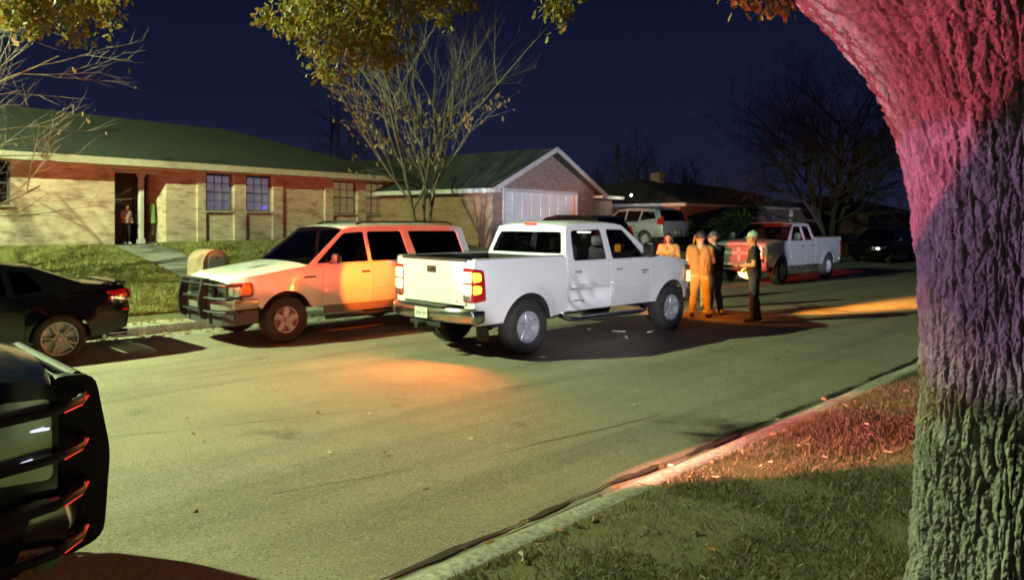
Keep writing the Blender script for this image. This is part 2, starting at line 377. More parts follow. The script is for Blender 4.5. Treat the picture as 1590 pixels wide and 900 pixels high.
long_prof('kerb', [(-3.125, -.06), (-3.115, .11), (-3.095, .138), (-2.955, .148), (-2.935, .14), (-2.93, 0)], M['kerb'], y0=28.75, jit=.014)
long_prof('gutter_pan', [(XR0+.03, -.03), (XR0-.03, -.006), (-13.70, -.004), (-13.72, -.05)], M['gutter'], jit=.012)
long_prof('kerb', [(-13.695, -.06), (-13.71, .12), (-13.73, .148), (-13.89, .156), (-13.91, .14), (-13.915, 0)], M['kerb'], jit=.010)
# bare earth verge with leaf litter behind the far kerb
def vf(X, Y): return .135+.09*fbm(X*2.6, Y*2.6, 4, 31)*np.clip((-13.91-X)*6, 0, 1)*np.clip((X+14.8)*4, 0, 1)
struct(sheet('verge', np.arange(-14.8, -13.85, .06), np.arange(-4, 17, .06), vf, M['verge']))
struct(sheet('lawn', np.concatenate([np.arange(-64, -26, 2.), np.append(np.arange(-26, -13.95, .3), -13.9)]), np.concatenate([np.arange(-30, 44, .6), np.arange(44, 200, 5.)]), lambda X, Y: terr(X, Y)-.01, M['lawn']))
struct(sheet('near_lawn', np.concatenate([np.arange(-2.95, 3, .12), np.arange(3, 60, 3.)]), np.concatenate([np.arange(-8, 16, .15), np.arange(16, 160, 4.)]), terr_r, M['lawn']))
# driveway up to the garage
struct(sheet('driveway', np.arange(-20.0, -13.66, .2), np.arange(17.2, 29.6, .4), lambda X, Y: np.where(X > -14.6, .02+(-13.66-X)*.19, terr(X, Y)+.012), M['drive']))
struct(sheet('front_walk', np.arange(-23.6, -14.5, .25), np.arange(6.7, 7.9, .3), lambda X, Y: terr(X, Y)+.012, M['drive']))
def ribbon(name, pts, wmin, wmax, z, m, seed):
    """an irregular crack or seam in the surface"""
    P = []; d = 0; step = .07
    for (a, b) in zip(pts[:-1], pts[1:]):
        n = max(2, int(math.dist(a, b)/step))
        for k in range(n):
            t = k/n; P.append((a[0]+(b[0]-a[0])*t, a[1]+(b[1]-a[1])*t))
    mb = MB(); rows = []
    for i, (x, y) in enumerate(P):
        q = P[min(i+1, len(P)-1)]; p = P[max(i-1, 0)]; t = Vector((q[0]-p[0], q[1]-p[1])).normalized(); nx, ny = -t.y, t.x
        o = .10*(float(fbm(np.array(i*.09), np.array(seed*1.), 4, seed))-.47); w_ = wmin+(wmax-wmin)*max(0, float(vnoise(i*.23, seed, seed+3))*1.5-.4)
        o2 = .03*(float(vnoise(i*.9, 2, seed))-.5)
        xa, ya, xb, yb = x+nx*(o+o2-w_/2), y+ny*(o+o2-w_/2), x+nx*(o+o2+w_/2), y+ny*(o+o2+w_/2)
        if z is None: za, zb_ = float(road_z(xa, ya))+.004, float(road_z(xb, yb))+.004
        else: za = zb_ = z
        rows.append([(xa, ya, za), (xb, yb, zb_)])
    mb.grid(rows); return struct(mb.build(name, m))
ribbon('gutter_crack', [(-3.44, -2), (-3.44, 22)], .015, .075, -.002, M['crack'], 3)
ribbon('gutter_crack', [(-13.06, -2), (-13.04, 30)], .015, .07, -.002, M['crack'], 5)
ribbon('road_seam', [(-7.75, 1.4), (-6.55, 4.6), (-5.9, 8.2), (-5.4, 16)], .004, .012, None, M['crack'], 11)
ribbon('road_seam', [(-5.1, 2.6), (-4.6, 4.3), (-4.3, 6.6)], .003, .011, None, M['crack'], 21)
ribbon('road_seam', [(-9.4, 3.6), (-9.6, 6.0)], .004, .012, None, M['crack'], 29)

# ------------------------------------------------------------------ houses
BR = {}
for ax in 'xy':
    BR['tan', ax] = brick_mat('tan_brick_'+ax, (.78, .61, .50), (.63, .47, .37), (.64, .56, .50), ax, (.56, .43, .38))
    BR['red', ax] = brick_mat('mauve_brick_'+ax, (.36, .24, .20), (.26, .165, .14), (.34, .30, .27), ax, (.75, .68, .66))
    BR['org', ax] = brick_mat('orange_brick_'+ax, (.38, .20, .12), (.28, .14, .085), (.30, .25, .2), ax, (.7, .6, .55))
FX = lambda y0: (lambda u, v, d: (u, y0+d, v))            # wall facing the street: u along, d into the house
SX = lambda x0, s: (lambda u, v, d: (x0+s*d, u, v))       # end wall
M['glow_blind_pale'] = mat('pale_blind_glow', (.72, .68, .80), .7, c2=(.62, .58, .70), scale=3, emit=(.60, .56, .80), estr=.30)  # glow put into the blind material, no lamp behind it
M['glow_blind_warm'] = mat('warm_blind_glow', (.80, .66, .36), .7, c2=(.68, .55, .30), scale=3, emit=(.95, .68, .30), estr=.26)  # warm glow likewise put into the material
M['mullion'] = mat('dark_mullion', (.10, .10, .12), .5)
M['interior'] = mat('dark_interior', (.03, .025, .022), .9)
M['door_wood'] = mat('dark_door', (.055, .03, .024), .5, c2=(.04, .022, .018), scale=6)
pane_cache = {}
def window(root, u0, u1, v0, v1, y, cols, rows, blind, slats=True):
    """frame, muntins, single panes and a blind behind them"""
    mb = MB(); t = .045; cu, cv = (u0+u1)/2, (v0+v1)/2
    mb.box((u0+t/2, y+.06, cv), (t, .09, v1-v0), .006).box((u1-t/2, y+.06, cv), (t, .09, v1-v0), .006)
    mb.box((cu, y+.062, v1-t/2), (u1-u0-2*t, .088, t), .006).box((cu, y+.062, v0+t/2), (u1-u0-2*t, .088, t), .006)
    wd = mb.build('window', M['mullion'], root)
    iu0, iu1, iv0, iv1 = u0+t, u1-t, v0+t, v1-t; cw, rh = (iu1-iu0)/cols, (iv1-iv0)/rows; mb = MB()
    for i in range(1, cols): mb.box((iu0+cw*i, y+.063, cv), (.022, .03, iv1-iv0))
    for j in range(1, rows):
        mb.box((cu, y+.0655, iv0+rh*j), (iu1-iu0, .033 if j != rows//2 else .05, .022 if j != rows//2 else .05))
    mb.build('muntin', M['mullion'], wd)
    key = (round(cw, 3), round(rh, 3))
    if key not in pane_cache: pane_cache[key] = MB().box((0, 0, 0), (cw-.024, .005, rh-.024)).mesh('pane', False)
    for i in range(cols):
        for j in range(rows): link('pane', pane_cache[key], M['glass_h'], wd, (iu0+cw*(i+.5), y+.075, iv0+rh*(j+.5)))
    if blind is not None:
        mb = MB(); n = int((iv1-iv0)/.05)
        for j in range(n): mb.box((cu, y+.105, iv0+.025+j*.05), (iu1-iu0+.06, .01, .047), rot=Matrix.Rotation(R(12), 3, 'X'))
        mb.build('blind', blind, wd, smooth=False)
        MB().box((cu, y+.24, cv), (u1-u0+.1, .02, v1-v0+.1)).build('backing', M['interior'], wd, smooth=False)
    else:
        MB().box((cu, y+.22, cv), (u1-u0+.1, .02, v1-v0+.1)).build('backing', M['interior'], wd, smooth=False)
    MB().box((cu, y-.015, v0-.03), (u1-u0+.12, .16, .05), .008).build('sill', M['trim'], wd)
    return wd
A1 = R(99.3)
def roof_slab(name, quads, th, m, parent):
    mb = MB()
    for q in quads:
        n = len(q); vs = [Vector(p) for p in q]; mb.add(vs+[v-Vector((0, 0, th)) for v in vs], [tuple(range(n)), tuple(range(2*n-1, n-1, -1))]+[(i, i+n, (i+1) % n+n, (i+1) % n) for i in range(n)])
    return mb.build(name, m, parent, smooth=False)

# --- the long tan-brick house
h1 = empty('brick_house', (-24, 10.4, 1.26), A1)
tag(h1, 'long low tan brick ranch house with a dark green-grey roof behind the lawn', 'house')
L0, L1, EV = -15.0, 8.83, 2.40
wins1 = [(-7.3, -6.05, 1.14, 2.3), (-.47, .47, 1.05, 2.28), (1.01, 1.99, 1.05, 2.28), (4.79, 5.93, 1.0, 2.25), (6.44, 7.54, 1.0, 2.25)]
ent = (-3.37, -1.81, .02, 2.26)
panel(rect(L0, L1, -.4, EV+.06), [rect(*w_) for w_ in wins1]+[rect(ent[0], ent[1], .0, ent[3])], FX(0), .22, 1.2).build('front_wall', BR['tan', 'x'], h1, smooth=False)
panel(rect(.222, 10.5, -.4, EV+.06), [], SX(L1, -1), .22, 2).build('end_wall', BR['tan', 'y'], h1, smooth=False)
panel(rect(.222, 10.5, -.4, EV+.06), [], SX(L0, 1), .22, 2).build('end_wall', BR['tan', 'y'], h1, smooth=False)
panel(rect(L0+.22, L1-.22, -.4, EV+.06), [], FX(10.28), .22, 3).build('rear_wall', BR['tan', 'x'], h1, smooth=False)
for i, w_ in enumerate(wins1):
    bl = [None, M['glow_blind_pale'], M['glow_blind_pale'], M['glow_blind_warm'], M['glow_blind_warm']][i]
    window(h1, *w_, 0, 3, 4, bl)
for (a, b) in [(-.80, -.52), (.52, .96), (2.04, 2.45), (4.36, 4.74), (5.98, 6.40), (7.60, 7.95)]:       # brick piers beside the windows
    MB().box(((a+b)/2, -.04, 1.0), (b-a, .075, 2.72)).build('pier', BR['tan', 'x'], h1, smooth=False)
OV = .5; EZ = EV+.12; RH = 1.95; RD = 5.3; hr0, hr1 = L0-OV, L1+OV; ex = hr1-5.6
F0 = -OV; B0 = 10.5+OV; RZ = EZ+RH; dz = .0
roof_slab('roof', [[(hr0, F0, EZ), (hr1, F0, EZ), (ex, RD, RZ), (hr0, RD, RZ)], [(hr1, B0, EZ), (hr0, B0, EZ), (hr0, RD, RZ), (ex, RD, RZ)], [(hr1, F0, EZ), (hr1, B0, EZ), (ex, RD, RZ)]], .05, M['roof'], h1)
MB().box(((hr0+hr1)/2, F0-.012, EZ-.10), (hr1-hr0+.02, .024, .20)).build('fascia', M['trim'], h1, smooth=False)
MB().box((hr1+.012, (F0+B0)/2, EZ-.10), (.024, B0-F0, .20)).build('fascia', M['trim'], h1, smooth=False)
MB().box(((hr0+hr1)/2, F0/2, EZ-.18), (hr1-hr0-.01, OV-.01, .02)).build('soffit', M['trim'], h1, smooth=False)
MB().box((hr1-OV/2, 5, EZ-.185), (OV-.02, 10, .02)).build('soffit', M['trim'], h1, smooth=False)
MB().tube([(-2.3, 5.0, RZ-.2), (-2.3, 5.0, RZ+.16)], .05, 10).tube([(-2.3, 5.0, RZ+.13), (-2.3, 5.0, RZ+.2)], .08, 10).build('vent_pipe', M['dark'], h1)
# entry recess
eu0, eu1 = ent[0], ent[1]; D = .95
mb = MB(); mb.box((eu0-.06, .22+D/2, 1.13), (.12, D, 2.3)); mb.build('recess_wall', BR['tan', 'y'], h1, smooth=False)
mb = MB(); mb.box((eu1+.06, .22+D/2, 1.13), (.12, D, 2.3)); mb.build('recess_wall', BR['tan', 'y'], h1, smooth=False)
MB().box(((eu0+eu1)/2, .22+D+.05, 1.13), (eu1-eu0+.2, .1, 2.3)).build('recess_back', M['interior'], h1, smooth=False)
MB().box(((eu0+eu1)/2, .2+D/2, 2.32), (eu1-eu0+.3, D+.3, .06)).build('recess_ceiling', M['trim'], h1, smooth=False)
MB().box(((eu0+eu1)/2, .25, 2.20), (eu1-eu0-.01, .06, .10)).build('lintel', M['trim'], h1, smooth=False)
MB().box(((eu0+eu1)/2-.1, .35, -.06), (eu1-eu0+.5, 1.9, .18), .02).build('door_step', M['under'], h1)
d_ = MB().box((eu0+.58, 1.10, 1.10), (.95, .05, 2.06), .01).build('door', M['door_wood'], h1)
for (du, dv) in [(-.22, .5), (.22, .5), (-.22, 1.45), (.22, 1.45)]: MB().box((eu0+.58+du, 1.072, dv+.05), (.34, .02, .72), .012).build('door_panel', M['door_wood'], d_)
MB().lathe([(.0, -.04), (.028, -.03), (.03, -.01), (.012, 0), (.012, .03)], (eu0+.20, 1.04, 1.0), 'Y', 12).build('door_knob', M['chrome'], d_)
MB().box((-2.42, .33, 1.08), (.13, .13, 2.14), .012).box((-2.42, .33, .09), (.19, .19, .16), .012).box((-2.42, .33, 2.1), (.19, .19, .1), .012).build('porch_post', M['trim_w'], h1)
MB().box((eu1-.28, 1.10, 1.15), (.34, .04, 1.9), .01).build('sidelight', M['dark'], h1)

# --- house with the garage gable
h2 = empty('garage_house', (-19.6, 18.95, .93), A1)
tag(h2, 'mauve brick house with a white two-car garage door under a front gable', 'house')
g0, g1, ge, gp = -.42, 7.08, 2.33, 3.92; gm = (g0+g1)/2+.02; DP = 9.0
door = rect(.30, 5.50, -.3, 2.16)
panel([(g0, -.5), (g1, -.5), (g1, ge), (gm, gp-.14), (g0, ge)], [rect(.30, 5.50, -.499, 2.16)], FX(0), .2, 1.0).build('gable_wall', BR['red', 'x'], h2, smooth=False)
panel(rect(.202, DP, -.5, ge), [], SX(g0, 1), .2, 2).build('side_wall', BR['org', 'y'], h2, smooth=False)
panel(rect(.202, DP, -.5, ge), [], SX(g1, -1), .2, 2).build('side_wall', BR['red', 'y'], h2, smooth=False)
gd = MB().box((2.90, .16, .85), (5.21, .03, 2.64)).build('garage_door', M['gdoor'], h2, smooth=False)
for j in range(4):
    for i in range(8): MB().box((.30+5.20*(i+.5)/8, .139, .03+.535*(j+.5)), (.57, .016, .44), .008).build('door_panel', M['gdoor'], gd, smooth=False)
mb = MB(); mb.box((.25, -.012, .83), (.11, .05, 2.66), .005).box((5.55, -.012, .83), (.11, .05, 2.66), .005).box((2.90, -.0125, 2.215), (5.41, .052, .11), .005); mb.build('door_trim', M['trim_w'], h2)
ro = .42; sl = (gp-ge)/(gm-g0); ez = ge+.06-ro*sl
for s, e0 in ((-1, g0-ro), (1, g1+ro)):
    q = [(e0, -.4, ez), (gm, -.4, gp+.06), (gm, DP+4, gp+.06), (e0, DP+4, ez)]
    roof_slab('roof', [q], .05, M['roof'], h2)
    a = Vector((e0, -.41, ez-.06)); b = Vector((gm, -.41, gp)); dv = b-a; ln = dv.length
    MB().box(((a+b)/2), (ln+.06, .03, .18), rot=Matrix.Rotation(-math.atan2(dv.z, dv.x), 3, 'Y')).build('rake_board', M['trim_w'], h2, smooth=False)
    MB().box((e0, DP/2-.1, ez-.07), (.024, DP+.6, .16)).build('fascia', M['trim_w'], h2, smooth=False)
    MB().box((e0+s*-.2, -.2, ez-.10), (.42, .42, .10), .01).build('eave_return', M['trim_w'], h2)
    MB().box((e0-s*ro/2, DP/2+.1, ez-.085), (ro-.03, DP-.02, .02)).build('soffit', M['trim_w'], h2, smooth=False)
# main body behind and to the right of the garage
panel(rect(g1, 15.5, -.5, 2.3), [rect(8.6, 9.9, .75, 2.0), rect(12.2, 13.4, .75, 2.0)], FX(3.6), .2, 2).build('front_wall', BR['red', 'x'], h2, smooth=False)
panel(rect(3.8, 12, -.5, 2.3), [], SX(15.5, -1), .2, 2).build('end_wall', BR['red', 'y'], h2, smooth=False)
panel(rect(g0, 15.3, -.5, 2.3), [], FX(12), .2, 3).build('rear_wall', BR['red', 'x'], h2, smooth=False)
for u in (8.6, 12.2): window(h2, u, u+(1.3 if u < 9 else 1.2), .75, 2.0, 3.6, 2, 2, M['glow_blind_pale'])
roof_slab('roof', [[(g0-.5, 3.1, 2.4), (16, 3.1, 2.4), (12, 7.8, 3.6), (g0-.5, 7.8, 3.6)], [(16, 12.5, 2.4), (g0-.5, 12.5, 2.4), (g0-.5, 7.8, 3.6), (12, 7.8, 3.6)], [(16, 3.1, 2.4), (16, 12.5, 2.4), (12, 7.8, 3.6)]], .05, M['roof'], h2)
MB().box(((g1+ro+16)/2, 3.088, 2.32), (16-g1-ro, .024, .17)).build('fascia', M['trim_w'], h2, smooth=False)
MB().box((2.6, 6.5, 3.75), (.1, .1, .5), .01).build('vent_pipe', M['trim_w'], h2)

# --- far brown-roofed house
A3 = R(97)
h3 = empty('brown_roof_house', (-23, 36.7, .72), A3)
tag(h3, 'dim orange brick house with a brown hip roof beyond the silver pickup', 'house')
w3 = [(5.6, 7.0, .15, 2.0), (10.4, 12.0, .7, 1.95), (14.0, 15.6, .7, 1.95)]
panel(rect(-.2, 25, -.5, 2.15), [rect(*q) for q in w3], FX(0), .2, 2).build('front_wall', BR['org', 'x'], h3, smooth=False)
panel(rect(.2, 11, -.5, 2.15), [], SX(-.2, 1), .2, 2).build('end_wall', BR['red', 'y'], h3, smooth=False)
panel(rect(.2, 11, -.5, 2.15), [], SX(25, -1), .2, 2).build('end_wall', BR['org', 'y'], h3, smooth=False)
panel(rect(0, 24.8, -.5, 2.15), [], FX(10.8), .2, 3).build('rear_wall', BR['org', 'x'], h3, smooth=False)
for q in w3: window(h3, *q, 0, 2, 2, None)
roof_slab('roof', [[(-.8, -.6, 2.25), (25.6, -.6, 2.25), (20.5, 5.4, 4.0), (4.4, 5.4, 4.0)], [(25.6, 11.6, 2.25), (-.8, 11.6, 2.25), (4.4, 5.4, 4.0), (20.5, 5.4, 4.0)], [(-.8, 11.6, 2.25), (-.8, -.6, 2.25), (4.4, 5.4, 4.0)], [(25.6, -.6, 2.25), (25.6, 11.6, 2.25), (20.5, 5.4, 4.0)]], .05, M['roof_brown'], h3)
MB().box((12.4, -.612, 2.16), (26.4, .024, .17)).build('fascia', M['trim_w'], h3, smooth=False)
MB().box((-.812, 5.5, 2.16), (.024, 12.2, .17)).build('fascia', M['trim_w'], h3, smooth=False)
MB().box((12.4, -.3, 2.09), (26.3, .6, .02)).build('soffit', M['trim_w'], h3, smooth=False)
for u in (18.6,): MB().box((u, -.3, .8), (.28, .28, 2.56), .02).build('porch_post', M['trim_w'], h3)
MB().box((7.2, 5.2, 4.1), (.7, .7, .9), .01).build('chimney', BR['org', 'x'], h3, smooth=False)

h4 = empty('dark_house', (-24.5, 70, .5), R(95))
tag(h4, 'barely lit low house farthest down the street, left of the big trunk', 'house')
panel(rect(0, 16, -.5, 2.3), [], FX(0), .2, 4).build('front_wall', BR['org', 'x'], h4, smooth=False)
panel(rect(.2, 9, -.5, 2.3), [], SX(0, 1), .2, 4).build('end_wall', BR['org', 'y'], h4, smooth=False)
roof_slab('roof', [[(-.6, -.6, 2.35), (16.6, -.6, 2.35), (12, 4.8, 3.9), (4, 4.8, 3.9)], [(16.6, 10, 2.35), (-.6, 10, 2.35), (4, 4.8, 3.9), (12, 4.8, 3.9)], [(-.6, 10, 2.35), (-.6, -.6, 2.35), (4, 4.8, 3.9)], [(16.6, -.6, 2.35), (16.6, 10, 2.35), (12, 4.8, 3.9)]], .05, M['roof_brown'], h4)
MB().box((8, -.612, 2.27), (17.2, .024, .16)).build('fascia', M['trim_w'], h4, smooth=False)
# ------------------------------------------------------------------ vehicles (local: +Y forward, +X right, origin on the ground under the rear axle)
def mkW(half, belt, roofz, wr, uf, ur, tf=.12, tr=.06, arches=(), ra=.5, zc=.4, flare=.03, lf=.9, lr=.5, low=.05):
    def W(u, z):
        zz = min(z, belt); w = half-low*((zz-belt*.74)/.5)**2
        t = max(0, min(1, (u-(uf-lf))/lf)); w -= tf*t**2.6
        t = max(0, min(1, ((ur+lr)-u)/lr)); w -= tr*t**2.6
        for cx in arches:
            d = math.hypot(u-cx, z-zc); k = (d-ra)/.10; w += flare*math.exp(-k*k)*(1 if z < belt else 0)
        if z > belt: w -= (z-belt)/(roofz-belt)*(half-wr)
        return w
    return W
def arch(cx, zc, r, zb, n=18):
    """points over a wheel opening, from its front foot to its rear foot, at sill height zb"""
    a = math.asin(max(-1, min(1, (zb-zc)/r)))
    return [(cx+r*math.cos(a+(math.pi-2*a)*i/n), zc+r*math.sin(a+(math.pi-2*a)*i/n)) for i in range(n+1)]
def strip(root, name, m, pts, W, crown=.05, bow=0., n=12, sub=3, inset=0.):
    """sheet spanning the car between its two side skins along the silhouette pts (u, z)"""
    P = []; q = []
    for (a, b) in zip(pts[:-1], pts[1:]): q += [(a[0]+(b[0]-a[0])*k/sub, a[1]+(b[1]-a[1])*k/sub) for k in range(sub)]
    q.append(pts[-1])
    for (u, z) in q:
        w_ = W(u, z)-inset
        P.append([(s*w_, u+bow*(1-abs(s)**2.6), z+crown*(1-abs(s)**2.6)) for s in [-1+2*j/n for j in range(n+1)]])
    return MB().grid(P).build(name, m, root, ang=40)
def side_fn(W, s, out=0., dent=None):
    def fn(u, z, d):
        x = W(u, z)+out-d
        if dent: x -= dent(u, z)
        return (s*x, u, z)
    return fn
def face_fn(U, s, out=0.):
    """front (s=1) or rear (s=-1) face: y = U(x, z)"""
    return lambda x, z, d: (x, U(x, z)+s*(out-d), z)
wheel_cache = {}
def wheel(root, x, u, r, side, style, width=.25, rimr=.58, name='wheel'):
    key = (style, r, width)
    if key not in wheel_cache:
        h = width/2; rr = r*rimr
        t = MB().lathe([(rr, -h*.8), (rr*1.06, -h), (r*.86, -h*1.04), (r*.965, -h*.86), (r, -h*.55), (r, h*.55), (r*.965, h*.86), (r*.86, h*1.04), (rr*1.06, h), (rr, h*.8), (rr*.97, h*.5), (rr*.97, -h*.8)], n=56)
        for k in range(40):                                    # shoulder tread blocks
            a = 2*math.pi*k/40
            for sx in (-1, 1):
                t.box((sx*h*.72, math.cos(a)*r*.985, math.sin(a)*r*.985), (h*.42, .007, r*.05), rot=Matrix.Rotation(a, 3, 'X')@Matrix.Rotation(R(90), 3, 'X'))
        b = MB().lathe([(rr*.99, h*.82), (rr*.93, h*.80), (rr*.90, h*.45), (rr*.86, h*.10), (rr*.3, h*.02), (.0, h*.02)], n=40)
        ns, wd = {'five': (5, .34), 'six': (6, .26), 'ten': (5, .17), 'steel': (5, .46)}[style]
        for k in range(ns):
            for off in ((0,) if style != 'ten' else (-.16, .16)):
                a = 2*math.pi*k/ns+off; mid = rr*.55
                b.box((h*.62, math.cos(a)*mid, math.sin(a)*mid), (h*.34, rr*.86, rr*wd*(.8 if style != 'steel' else 1)), .012, rot=Matrix.Rotation(a, 3, 'X'))
        b.lathe([(0, h*.92), (rr*.16, h*.9), (rr*.2, h*.8), (rr*.22, h*.5)], n=20)
        for k in range(ns): a = 2*math.pi*(k+.5)/ns; b.lathe([(0, h*.86), (.016, h*.85), (.018, h*.6)], (0, math.cos(a)*rr*.27, math.sin(a)*rr*.27), n=8)
        hb = MB().lathe([(0, -h*.7), (rr*.95, -h*.6), (rr*.95, -h*.1), (0, h*.0)], n=28)
        wheel_cache[key] = (t.mesh('tyre', ang=50), b.mesh('rim', ang=40), hb.mesh('wheel'))
    t, b, hb = wheel_cache[key]
    wo = link(name, hb, M['under'], root, (x, u, r)); wo.rotation_euler = (random.random()*1.2, 0, 0 if side > 0 else math.pi)
    link('tyre', t, M['tyre'], wo); link('rim', b, M['steel'], wo); return wo
def seats(root, rows, z=.75, w=.5):
    for u in rows:
        for x in (-.42, .42):
            MB().box((x, u, z), (w, .5, .16), .05, seg=2).box((x, u-.26, z+.36), (w, .14, .66), .05, rot=Matrix.Rotation(R(-8), 3, 'X'), seg=2).box((x, u-.31, z+.78), (.26, .10, .18), .04, seg=2).build('seat', M['seat'], root)
def brush_guard(root, uf, half, z0, z1, m, nb=3, tube=.02, up=(.34,), wrap=True, plate_w=.035, plate_d=.16):
    g = None
    for x in up:
        for s in (-1, 1):
            poly = rnd([(uf+.02, z0), (uf+plate_d, z0+.06), (uf+plate_d+.03, z0+(z1-z0)*.55), (uf+plate_d-.04, z1), (uf-.02, z1+.01), (uf+.03, z0+(z1-z0)*.5)], .07)
            o = MB().prism(poly, lambda u, v, d: (s*x+d, u, v), -plate_w/2, plate_w/2).build('brush_guard' if g is None else 'guard_upright', m, root if g is None else g, ang=40)
            g = g or o
    for k in range(nb):
        z = z0+.16+(z1-z0-.24)*k/max(1, nb-1); x = max(up)
        MB().tube([(-x, uf+plate_d*.62, z), (x, uf+plate_d*.62, z)], tube, 10).build('guard_bar', m, g)
        if wrap:
            for s in (-1, 1):
                MB().tube([(s*x, uf+plate_d*.62, z), (s*(x+(half-x)*.55), uf+plate_d*.35, z-.01), (s*(half-.03), uf-.06, z-.015), (s*(half+.025), uf-.30, z-.02)], tube, 10).build('guard_bar', m, g)
    MB().tube([(-max(up), uf+plate_d*.5, z1-.01), (max(up), uf+plate_d*.5, z1-.01)], tube*1.2, 10).build('guard_bar', m, g)
    return g

def pickup(name, loc, rz, P, paintm, extra=None):
    root = empty(name, loc, rz); wb = P['wb']; r = P.get('r', .405); half = P['half']; belt, rf = P['belt'], P['roof']; uf, ur = P['uf'], P['ur']
    sill = P.get('sill', .55); c0, c1, c2 = P['cab0'], P['split'], P['door1']; bt = P['bedtop']; ra = P.get('ra', .50)
    W = mkW(half, belt, rf, P['wr'], uf, ur, .14, .035, (0, wb), ra, r, P.get('flare', .03))
    bm_ = 'paint'; g = .004
    hf = P['hoodz']; hc = belt+.01
    hood = [(uf-.02, hf-.09), (uf-.06, hf-.02), (uf-.18, hf+.02), (c2+.35, hc+.015), (c2+.17, hc)]
    strip(root, 'hood', paintm, hood, W, .055, .06)
    ws = [(c2+.17, hc), (c2-.58, rf-.035)]
    strip(root, 'windshield', M[P.get('gl', 'glass')], ws, W, .03, .07, sub=6)
    roofp = [(c2-.58, rf-.035), (c2-.75, rf-.005), (c1, rf+.01), (c0+.35, rf), (c0+.14, rf-.045)]
    strip(root, 'roof', paintm, roofp, W, .045, .0)
    # cab back with its window
    lean = lambda z: c0+.14*max(0, (z-bt)/(rf-.045-bt))
    bkf = lambda x, z, d: (x, lean(z)-.05*(1-(x/half)**2)*max(0, (rf-z)/(rf-bt))+d, z)
    wt, wl = W(c0+.1, rf-.05), W(c0, belt)
    cab_out = [(-wl+.02, .6), (wl-.02, .6), (wl-.012, belt), (wt, rf-.045), (wt*.5, rf-.012), (0, rf-.002), (-wt*.5, rf-.012), (-wt, rf-.045), (-wl+.012, belt)]
    bw = rnd([(-wl+.13, bt+.03), (wl-.13, bt+.03), (wt-.07, rf-.13), (-wt+.07, rf-.13)], .05)
    panel(cab_out, [bw], bkf, .03, .14).build('cab_back', paintm, root)
    panel(rnd([(-wl+.115, bt+.02), (wl-.115, bt+.02), (wt-.06, rf-.12), (-wt+.06, rf-.12)], .05), [], lambda x, z, d: bkf(x, z, d+.008), .006, .2).build('rear_window', M[P.get('glr', 'glass')], root)
    for s in (1, -1):
        sd = 'right' if s > 0 else 'left'
        # bed side, fender, doors
        bed = [(c0-.02, sill), (c0-.02, bt-.01), (c0-.05, bt), (ur+.06, bt), (ur+.015, bt-.04), (ur+.02, .56), (ur+.10, .50)]
        ar = arch(0, r, ra, .52); bed = bed+ar[::-1]
        panel(bed, [], side_fn(W, s), .03, .09).build('bed_side', paintm, root)
        fen = [(c2+g, sill), (c2+g, hc-.004), (c2+.17, hc), (c2+.35, hc+.015), (uf-.18, hf+.02), (uf-.06, hf-.02), (uf-.02, hf-.09), (uf-.03, .60)]
        ar = arch(wb, r, ra, sill); fen = fen+ar
        panel(fen, [], side_fn(W, s), .03, .09).build('front_fender', paintm, root)
        for nm, a, b, dent in (('rear_door', c0+g, c1-g, P.get('dent') if s > 0 else None), ('front_door', c1+g, c2-g, None)):
            poly = rnd([(a, sill), (b, sill), (b, belt), (a, belt)], .02, 2)
            do = panel(poly, [], side_fn(W, s, 0, dent), .03, .045 if dent else .1).build('door', paintm, root)
            if nm == 'rear_door' and dent: do['label'] = 'crumpled white rear door with a long crease'
            hx = W(a+.16, belt-.13)
            hu = a+(.22 if nm == 'rear_door' else .2)
            MB().box((s*(hx+.012), hu, belt-.16), (.022, .17, .035), .012, seg=2).build('door_handle', M[P.get('handle', 'chrome')], do)
            MB().box((s*(W(a+.3, sill+.28)+.006), (a+b)/2, sill+.28), (.022, b-a-.06, .05), .008).build('side_moulding', paintm, do) if not dent else None
        # greenhouse with window openings
        wA = [(c1+.06, belt+.015), (c2-.06, belt+.015), (c2-.16, belt+.07), (c2-.57, rf-.105), (c1+.05, rf-.095)]
        wB = [(c0+.15, belt+.015), (c1-.07, belt+.015), (c1-.075, rf-.095), (c0+.23, rf-.11)]
        gh = [(c0, belt+.002), (c2+.165, belt+.004), (c2-.585, rf-.035), (c2-.75, rf-.005), (c1, rf+.01), (c0+.35, rf), (c0+.14, rf-.045)]
        holes = [rnd(wA, .05), rnd(wB, .06)]
        panel(gh, holes, side_fn(W, s), .04, .12).build('cab_frame', paintm, root)
        for h_ in holes: panel(h_, [], side_fn(W, s, -.014), .005, .2).build('side_window', M[P.get('gl', 'glass')], root)
        # mirror
        mz = belt+.15; mx = W(c2-.15, belt)
        mo = MB().box((s*(mx+.16), c2-.22, mz), (.22, .12, .26), .05, seg=2).tube([(s*(mx-.02), c2-.2, mz-.1), (s*(mx+.10), c2-.2, mz-.06)], .025, 8).build('mirror', M['dark'], root)
        MB().box((s*(mx+.16), c2-.285, mz), (.17, .012, .2), .004).build('mirror_glass', M['chrome'], mo)
        wheel(root, s*(half-.125), 0, r, s, P['rim'], .27); wheel(root, s*(half-.125), wb, r, s, P['rim'], .27)
        # tail lamp wrapping the rear corner
        tz0, tz1 = bt-.60, bt-.12
        tl = MB()
        poly = rnd([(ur-.012, tz0), (ur+.20, tz0+.02), (ur+.17, tz1-.03), (ur-.012, tz1)], .03)
        panel(poly, [], side_fn(W, s, .010), .05, .08, tl)
        tl.box((s*(half-.155), ur-.002, (tz0+tz1)/2), (.20, .04, tz1-tz0), .012)
        t = tl.build('tail_light', M['red_lens'], root)
